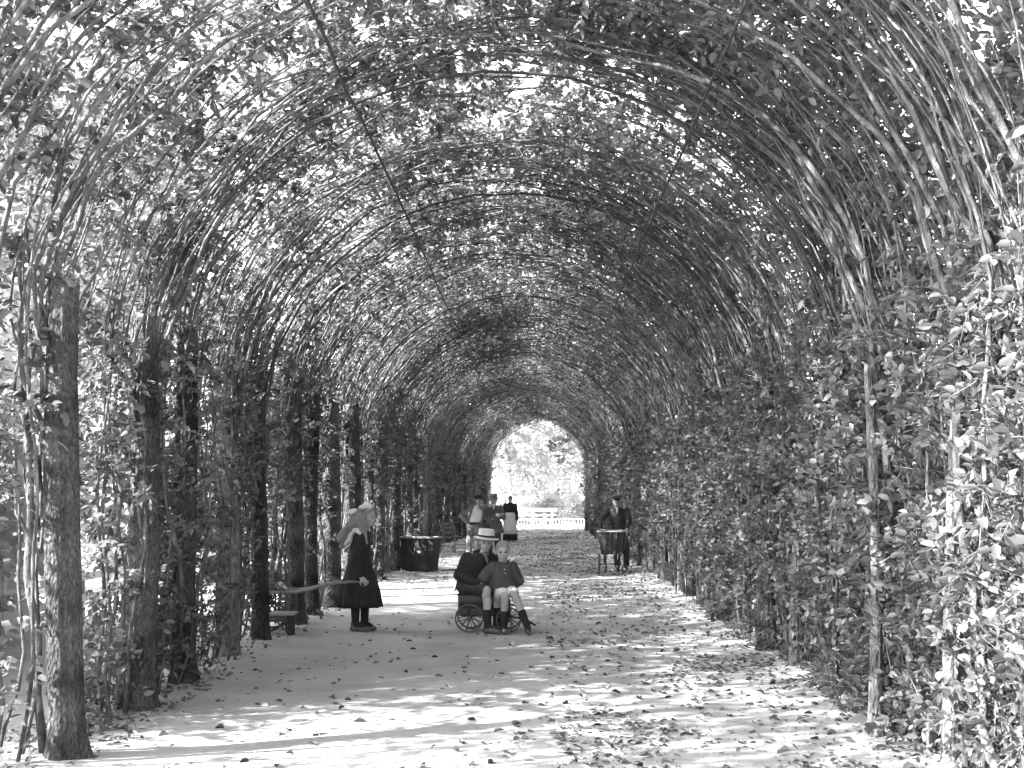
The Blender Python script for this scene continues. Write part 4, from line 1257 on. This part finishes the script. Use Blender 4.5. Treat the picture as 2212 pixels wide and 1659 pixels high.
# --- smaller boy sitting in front, cropped fair hair, smock and white shorts
p = person(BX, BY, 'small seated boy with cropped fair hair, grey smock and white shorts')
hd = Head((0.183, -0.20, 0.832), 1.10, R(4), R(2), R(-3))
hipL, hipR = (0.10, -0.10, 0.50), (0.24, -0.10, 0.50)
kneeL, kneeR = (0.205, -0.33, 0.435), (0.318, -0.32, 0.455)
ankL, ankR = (0.185, -0.28, 0.085), (0.465, -0.36, 0.085)
body = hd.prims() + [lof([(0.17, -0.08, 0.50, 0.13, 0.10), (0.17, -0.10, 0.62, 0.12, 0.09), (0.175, -0.13, 0.74, 0.125, 0.085), (0.18, -0.15, 0.80, 0.10, 0.07), (0.183, -0.17, 0.83, 0.05, 0.05)])]
for h, k_, a in ((hipL, kneeL, ankL), (hipR, kneeR, ankR)):
    body += [cap(h, k_, 0.070, 0.050), cap(k_, tuple(k_[i] + (a[i] - k_[i]) * 0.4 + (0.01 if i == 1 else 0) for i in range(3)), 0.051, 0.047), cap(tuple(k_[i] + (a[i] - k_[i]) * 0.4 + (0.01 if i == 1 else 0) for i in range(3)), a, 0.046, 0.032), cap(a, (a[0] + 0.01, a[1] - 0.05, 0.04), 0.032, 0.028)]
shL, elL, wrL = (0.055, -0.14, 0.765), (-0.045, -0.17, 0.63), (0.03, -0.06, 0.50)
shR, elR, wrR = (0.295, -0.13, 0.765), (0.365, -0.10, 0.60), (0.30, 0.03, 0.53)
for a, b, c in ((shL, elL, wrL), (shR, elR, wrR)):
    body += [cap(a, b, 0.040, 0.034), cap(b, c, 0.034, 0.024)]
body += hand(wrL, (0.2, 0.4, -0.6), (-1, 0.2, 0.2), 1, 0.88) + hand(wrR, (-0.4, 0.5, -0.5), (0.8, 0.6, 0.2), -1, 0.88)
blob('body', body, M['skin'], p, 0.0082, 2)
blob('smock', [lof([(0.165, -0.11, 0.485, 0.165, 0.135), (0.165, -0.12, 0.53, 0.17, 0.14), (0.17, -0.125, 0.64, 0.148, 0.125), (0.175, -0.14, 0.74, 0.14, 0.11), (0.18, -0.15, 0.79, 0.115, 0.09), (0.183, -0.165, 0.825, 0.062, 0.062)]),
               cap(shL, elL, 0.068, 0.066), cap(elL, (elL[0] + 0.03, elL[1] + 0.04, elL[2] - 0.05), 0.062, 0.045), cap((elL[0] + 0.03, elL[1] + 0.04, elL[2] - 0.05), wrL, 0.040, 0.034),
               cap(shR, elR, 0.064, 0.060), cap(elR, wrR, 0.056, 0.036)], M['cloth_smock'], p, 0.008, 2, 0.012, 30, 21)
blob('smock_collar', [cap((0.115, -0.235, 0.80), (0.165, -0.255, 0.765), 0.020, 0.014), cap((0.255, -0.235, 0.80), (0.225, -0.255, 0.765), 0.020, 0.014), cap((0.115, -0.22, 0.805), (0.13, -0.13, 0.83), 0.020), cap((0.255, -0.22, 0.805), (0.24, -0.13, 0.83), 0.020)], M['cloth_smock'], p, 0.006, 2)
for z, x in ((0.74, 0.197), (0.695, 0.205)):
    mb = MB(); prim(mb, ell((x, -0.262 + (0.74 - z) * 0.1, z), (0.007, 0.005, 0.007))); mb.build('button', M['cloth_white'], p, True)
blob('white_shorts', [cap(hipL, (kneeL[0] - 0.012, kneeL[1] + 0.055, kneeL[2] + 0.022), 0.085, 0.066), cap(hipR, (kneeR[0] - 0.01, kneeR[1] + 0.05, kneeR[2] + 0.015), 0.082, 0.064), ell((0.17, -0.09, 0.50), (0.14, 0.10, 0.06))], M['cloth_white'], p, 0.008, 2, 0.009, 34, 22)
for k_, a in ((kneeL, ankL), (kneeR, ankR)):
    mid = tuple(k_[i] + (a[i] - k_[i]) * 0.55 for i in range(3))
    blob('sock', [cap((mid[0], mid[1] + 0.008, mid[2]), a, 0.050, 0.040), cap(a, (a[0] + 0.01, a[1] - 0.04, 0.05), 0.040, 0.032)], M['cloth_black'], p, 0.007, 2)
shoe('boot', (0.185, -0.25, 0.0), (0.255, -0.42, 0.0), M['leather'], p, 1.0)
shoe('boot', (0.462, -0.345, 0.0), (0.485, -0.52, 0.0), M['leather'], p, 1.0)
hd.features(p, 'hair_brown')
hd.cap_hair('hair', M['hair_fair'], p, 0.125, 0.004, 0.055)

# --- lad in a dark cap, hand on hip, leaning on his friend
AX, AY = px(1024.7, 1218, 28.5)[0], 28.5
p = person(AX, AY, 'lad in dark peaked cap and pale open jacket, hand on hip, behind the cart')
hd = Head((0.125, -0.05, 1.365), 1.06, R(28), R(6), R(-8))
body = hd.prims() + [lof([(-0.02, 0, 0.86, 0.14, 0.10), (0.0, -0.01, 0.98, 0.125, 0.09), (0.04, -0.02, 1.15, 0.145, 0.095), (0.07, -0.02, 1.28, 0.14, 0.09), (0.10, -0.02, 1.36, 0.055, 0.055)])]
shL, elL, wrL = (-0.06, 0.0, 1.285), (-0.30, 0.02, 1.12), (-0.15, -0.10, 0.945)
shR, elR, wrR = (0.20, -0.02, 1.30), (0.16, -0.22, 1.335), (0.33, -0.16, 1.345)
for a, b, c in ((shL, elL, wrL), (shR, elR, wrR)):
    body += [cap(a, b, 0.047, 0.038), cap(b, c, 0.038, 0.027)]
body += hand(wrL, (0.5, -0.1, -0.6), (-0.3, -1, 0), 1, 1.0) + hand(wrR, (1, 0.1, 0.05), (0, -0.4, 1), 1, 1.0, (0.4, 0.6))
legs = [((-0.09, 0, 0.86), (-0.115, -0.03, 0.47), (-0.125, 0.0, 0.08)), ((0.06, 0, 0.86), (0.10, -0.02, 0.47), (0.13, 0.02, 0.08))]
for h, k_, a in legs:
    body += [cap(h, k_, 0.078, 0.055), cap(k_, a, 0.054, 0.036), cap(a, (a[0], a[1] - 0.08, 0.04), 0.035, 0.03)]
blob('body', body, M['skin_dark'], p, 0.0115, 2)
blob('shirt', [lof([(-0.02, 0, 0.93, 0.150, 0.110), (0.01, -0.015, 1.02, 0.150, 0.115), (0.045, -0.02, 1.16, 0.158, 0.112), (0.07, -0.02, 1.28, 0.145, 0.10), (0.10, -0.02, 1.355, 0.065, 0.065)])], M['cloth_white'], p, 0.0125, 2, 0.007, 22, 31)
blob('jacket', [cap(shL, elL, 0.070, 0.062), cap(elL, (wrL[0] - 0.01, wrL[1], wrL[2] + 0.02), 0.060, 0.042), cap(shR, elR, 0.064, 0.056), cap(elR, (wrR[0] - 0.03, wrR[1], wrR[2]), 0.054, 0.040),
                lof([(-0.115, 0.03, 0.83, 0.085, 0.11), (-0.10, 0.02, 1.0, 0.085, 0.115), (-0.07, 0.01, 1.18, 0.09, 0.12), (-0.03, 0.0, 1.31, 0.10, 0.095)]), lof([(0.14, 0.05, 0.95, 0.05, 0.08), (0.17, 0.03, 1.15, 0.055, 0.10), (0.17, 0.0, 1.31, 0.08, 0.09)]),
                lof([(0.0, 0.07, 0.85, 0.13, 0.05), (0.03, 0.06, 1.1, 0.15, 0.06), (0.06, 0.04, 1.31, 0.13, 0.05)])], M['cloth_mid'], p, 0.0125, 2, 0.008, 18, 32)
mb = MB(); mb.loft([ering((-0.015, -0.004, 0.925), 0.160, 0.122, 28), ering((-0.015, -0.004, 0.965), 0.160, 0.122, 28), ering((-0.015, -0.004, 0.965), 0.14, 0.10, 28), ering((-0.015, -0.004, 0.925), 0.14, 0.10, 28)], cap=False); mb.build('belt', M['cloth_black'], p, True)
blob('trousers', [ell((-0.015, 0, 0.88), (0.150, 0.112, 0.085))] + [q for h, k_, a in legs for q in (cap(h, k_, 0.094, 0.078), cap(k_, (a[0], a[1], 0.10), 0.076, 0.066))], M['cloth_mid'], p, 0.0125, 2, 0.007, 18, 33)
for h, k_, a in legs: shoe('shoe', (a[0], a[1] + 0.04, 0.0), (a[0] + 0.01, a[1] - 0.20, 0.0), M['leather'], p, 1.15)
hd.features(p, 'hair_dark')
hd.cap_hair('hair', M['hair_dark'], p, 0.125, 0.008, 0.06)
blob('peaked_cap', [ell(hd.at(-0.005, 0.018, 0.190), (0.112, 0.118, 0.040), hd.M @ Matrix.Rotation(R(6), 3, 'Y')), ell(hd.at(0, 0.01, 0.165), (0.086, 0.098, 0.026), hd.M), ell(hd.at(0.0, -0.105, 0.155), (0.062, 0.045, 0.010), hd.M @ Matrix.Rotation(R(12), 3, 'X'))], M['cloth_black'], p, 0.007, 2)

# --- friend with felt hat and folded arms
CX, CY = px(1066, 1218, 28.5)[0], 28.72
p = person(CX, CY, 'lad in brimmed felt hat and dark coat with folded arms, behind the cart')
hd = Head((0.0, -0.03, 1.365), 1.08, R(3), R(2))
body = hd.prims() + [lof([(0, 0, 0.85, 0.145, 0.10), (0, 0, 1.0, 0.13, 0.095), (0, 0, 1.16, 0.155, 0.10), (0, 0, 1.29, 0.15, 0.09), (0, 0, 1.36, 0.055, 0.055)])]
shL, elL, wrL = (-0.155, 0.0, 1.285), (-0.13, -0.13, 1.055), (0.10, -0.20, 1.135)
shR, elR, wrR = (0.165, 0.0, 1.285), (0.235, -0.09, 1.065), (0.02, -0.185, 1.085)
for a, b, c in ((shL, elL, wrL), (shR, elR, wrR)):
    body += [cap(a, b, 0.047, 0.038), cap(b, c, 0.038, 0.027)]
body += hand(wrL, (1, 0.1, 0.1), (0, -1, 0.3), 1, 1.0, (0.3, 0.4)) + hand(wrR, (-1, 0.1, 0.05), (0, -1, 0.2), -1, 1.0, (0.3, 0.4))
legs = [((-0.08, 0, 0.85), (-0.09, -0.02, 0.47), (-0.10, 0.0, 0.08)), ((0.08, 0, 0.85), (0.09, -0.02, 0.47), (0.10, 0.0, 0.08))]
for h, k_, a in legs:
    body += [cap(h, k_, 0.078, 0.055), cap(k_, a, 0.054, 0.036), cap(a, (a[0], a[1] - 0.08, 0.04), 0.035, 0.03)]
blob('body', body, M['skin_dark'], p, 0.0115, 2)
blob('coat', [lof([(0.02, 0.01, 0.70, 0.20, 0.14), (0.015, 0.01, 0.85, 0.175, 0.13), (0.0, 0.0, 1.0, 0.155, 0.12), (0, 0, 1.16, 0.170, 0.12), (0, 0, 1.29, 0.165, 0.105), (0, 0, 1.35, 0.08, 0.075)]),
              cap(shL, elL, 0.070, 0.060), cap(elL, (0.075, -0.195, 1.128), 0.057, 0.044), cap(shR, elR, 0.070, 0.060), cap(elR, (0.05, -0.18, 1.082), 0.057, 0.044), cap((0.16, 0.0, 0.95), (0.215, 0.0, 0.74), 0.03, 0.04)], M['cloth_coat'], p, 0.0125, 2, 0.007, 18, 41)
blob('shirt_front', [cap((0, -0.095, 1.345), (0, -0.122, 1.275), 0.040, 0.014)], M['cloth_white'], p, 0.007, 2)
blob('cuff', [cap((0.078, -0.198, 1.130), (0.098, -0.200, 1.134), 0.042, 0.040)], M['cloth_white'], p, 0.007, 2)
blob('trousers', [ell((0, 0, 0.85), (0.15, 0.11, 0.10))] + [q for h, k_, a in legs for q in (cap(h, k_, 0.095, 0.078), cap(k_, (a[0], a[1], 0.10), 0.076, 0.066))], M['cloth_dark'], p, 0.0125, 2, 0.006, 18, 42)
for h, k_, a in legs: shoe('shoe', (a[0], a[1] + 0.04, 0.0), (a[0], a[1] - 0.20, 0.0), M['leather'], p, 1.15)
hd.features(p, 'hair_dark')
hd.cap_hair('hair', M['hair_dark'], p, 0.125, 0.007, 0.06)
hat(p, hd, 0.148, 0.092, 0.095, 0.165, M['straw_dark'], M['cloth_dark'], 0.018, 'felt_hat')

# --- woman with a pale apron, far down the path
FX, FY = px(1102, 1169, 42)[0], 42.1
p = person(FX, FY, 'woman in dark bodice and long pale apron far down the path')
hd = Head((0.0, -0.01, 1.335), 0.98, R(0), R(2))
body = hd.prims() + [lof([(0, 0, 0.86, 0.15, 0.11), (0, 0, 0.98, 0.125, 0.09), (0, 0, 1.13, 0.155, 0.105), (0, 0, 1.25, 0.155, 0.09), (0, 0, 1.33, 0.055, 0.055)])]
arms = [((-0.17, 0, 1.24), (-0.225, 0.01, 0.95), (-0.215, -0.04, 0.71)), ((0.17, 0, 1.24), (0.225, 0.01, 0.95), (0.235, -0.04, 0.71))]
for a, b, c in arms:
    body += [cap(a, b, 0.046, 0.038), cap(b, c, 0.038, 0.027)] + hand(c, (0.02, -0.1, -1), (-1 if a[0] < 0 else 1, -0.3, 0), 1 if a[0] < 0 else -1, 1.0, (0.25, 0.4))
for x in (-0.08, 0.08):
    body += [cap((x, 0, 0.86), (x, -0.01, 0.46), 0.08, 0.055), cap((x, -0.01, 0.46), (x, 0, 0.07), 0.054, 0.035), cap((x, 0, 0.07), (x, -0.10, 0.035), 0.034, 0.026)]
blob('body', body, M['skin_dark'], p, 0.0115, 2)
blob('bodice', [lof([(0, 0, 0.95, 0.145, 0.11), (0, 0, 1.02, 0.145, 0.11), (0, 0, 1.14, 0.17, 0.125), (0, 0, 1.25, 0.165, 0.10), (0, 0, 1.335, 0.062, 0.062)])] + [q for a, b, c in arms for q in (cap(a, b, 0.068, 0.056), cap(b, (c[0], c[1], c[2] + 0.03), 0.054, 0.038))], M['cloth_black'], p, 0.0125, 2, 0.005, 18, 51)
rgs = [ering((0, 0.01, z), rx, ry, 96, pl, 12, 0.3) for z, rx, ry, pl in ((0.98, 0.135, 0.10, 0.0), (0.90, 0.165, 0.13, 0.01), (0.6, 0.195, 0.18, 0.03), (0.3, 0.225, 0.21, 0.045), (0.03, 0.245, 0.235, 0.05))]
mb = MB(); mb.loft(rgs); mb.build('skirt', M['cloth_black'], p, True)
outr, inr = [], []
for z, rx, ry, pl in ((0.985, 0.138, 0.115, 0.0), (0.90, 0.178, 0.145, 0.015), (0.6, 0.205, 0.198, 0.035), (0.4, 0.220, 0.215, 0.045), (0.25, 0.235, 0.232, 0.05)):
    fr = []; ba = []
    for k in range(49):
        a = math.pi + math.pi * k / 48
        f = 1 + pl * math.sin(12 * a + 0.3) + pl * 0.5 * math.sin(25 * a + 0.7)
        fr.append((math.cos(a) * rx * f * 1.03, 0.01 + math.sin(a) * ry * f * 1.06 - 0.006, z)); ba.append((math.cos(a) * rx * f * 1.0, 0.01 + math.sin(a) * ry * f * 1.02, z))
    outr.append(fr + ba[::-1])
mb = MB(); mb.loft(outr); mb.build('apron', M['cloth_apron'], p, True)
for x in (-0.08, 0.08): shoe('shoe', (x, 0.02, 0), (x, -0.23, 0), M['clog'], p, 1.05)
hd.features(p, 'hair_dark')
hd.cap_hair('hair', M['hair_dark'], p, 0.128, 0.012, 0.075)

# --- man in a flat cap bending over the wicker cart
MX, MY = px(1330, 1229, 26.5)[0], 26.2
p = person(MX, MY, 'man in flat dark cap and dark jacket bending over the wicker cart')
hd = Head((-0.01, -0.17, 1.345), 1.06, R(-6), R(16))
body = hd.prims() + [lof([(0.06, 0.05, 0.84, 0.15, 0.11), (0.05, 0.03, 0.98, 0.145, 0.105), (0.02, -0.04, 1.14, 0.175, 0.115), (0.0, -0.10, 1.27, 0.175, 0.10), (-0.005, -0.13, 1.34, 0.06, 0.06)])]
shL, elL, wrL = (-0.20, -0.09, 1.25), (-0.345, -0.11, 1.06), (-0.36, -0.36, 0.87)
shR, elR, wrR = (0.20, -0.08, 1.25), (0.26, -0.10, 1.02), (0.19, -0.36, 0.87)
for a, b, c in ((shL, elL, wrL), (shR, elR, wrR)):
    body += [cap(a, b, 0.052, 0.042), cap(b, c, 0.042, 0.030)]
body += hand(wrL, (0.1, -1, -0.2), (0.2, -0.2, 1), -1, 1.05, (0.8, 1.2)) + hand(wrR, (-0.1, -1, -0.2), (-0.2, -0.2, 1), 1, 1.05, (0.8, 1.2))
legs = [((-0.03, 0.06, 0.85), (0.0, 0.0, 0.47), (0.02, 0.10, 0.08)), ((0.14, 0.07, 0.85), (0.20, 0.05, 0.47), (0.22, 0.16, 0.08))]
for h, k_, a in legs:
    body += [cap(h, k_, 0.082, 0.058), cap(k_, a, 0.057, 0.038), cap(a, (a[0], a[1] - 0.08, 0.04), 0.036, 0.03)]
blob('body', body, M['skin_dark'], p, 0.0115, 2)
blob('jacket', [lof([(0.09, 0.07, 0.72, 0.20, 0.15), (0.07, 0.05, 0.85, 0.18, 0.145), (0.05, 0.03, 0.98, 0.17, 0.13), (0.02, -0.04, 1.14, 0.19, 0.135), (0.0, -0.09, 1.27, 0.185, 0.115), (-0.005, -0.125, 1.33, 0.085, 0.08)]),
                cap(shL, elL, 0.076, 0.066), cap(elL, (wrL[0], wrL[1] + 0.03, wrL[2] + 0.02), 0.063, 0.046), cap(shR, elR, 0.076, 0.066), cap(elR, (wrR[0], wrR[1] + 0.03, wrR[2] + 0.02), 0.063, 0.046)], M['cloth_dark'], p, 0.0125, 2, 0.007, 18, 61)
blob('shirt_front', [cap((-0.008, -0.212, 1.318), (0.0, -0.205, 1.21), 0.034, 0.010)], M['cloth_white'], p, 0.007, 2)
blob('trousers', [ell((0.06, 0.06, 0.85), (0.155, 0.12, 0.10))] + [q for h, k_, a in legs for q in (cap(h, k_, 0.098, 0.082), cap(k_, (a[0], a[1], 0.10), 0.08, 0.07))], M['cloth_dark'], p, 0.0125, 2, 0.006, 18, 62)
for h, k_, a in legs: shoe('shoe', (a[0], a[1] + 0.05, 0.0), (a[0], a[1] - 0.20, 0.0), M['leather'], p, 1.2)
hd.features(p, 'hair_dark')
hd.cap_hair('hair', M['hair_brown'], p, 0.128, 0.006, 0.06)
blob('flat_cap', [ell(hd.at(0, 0.0, 0.200), (0.118, 0.125, 0.030), hd.M), ell(hd.at(0, 0.01, 0.175), (0.088, 0.10, 0.024), hd.M), ell(hd.at(0, -0.105, 0.168), (0.060, 0.040, 0.009), hd.M)], M['cloth_black'], p, 0.007, 2)
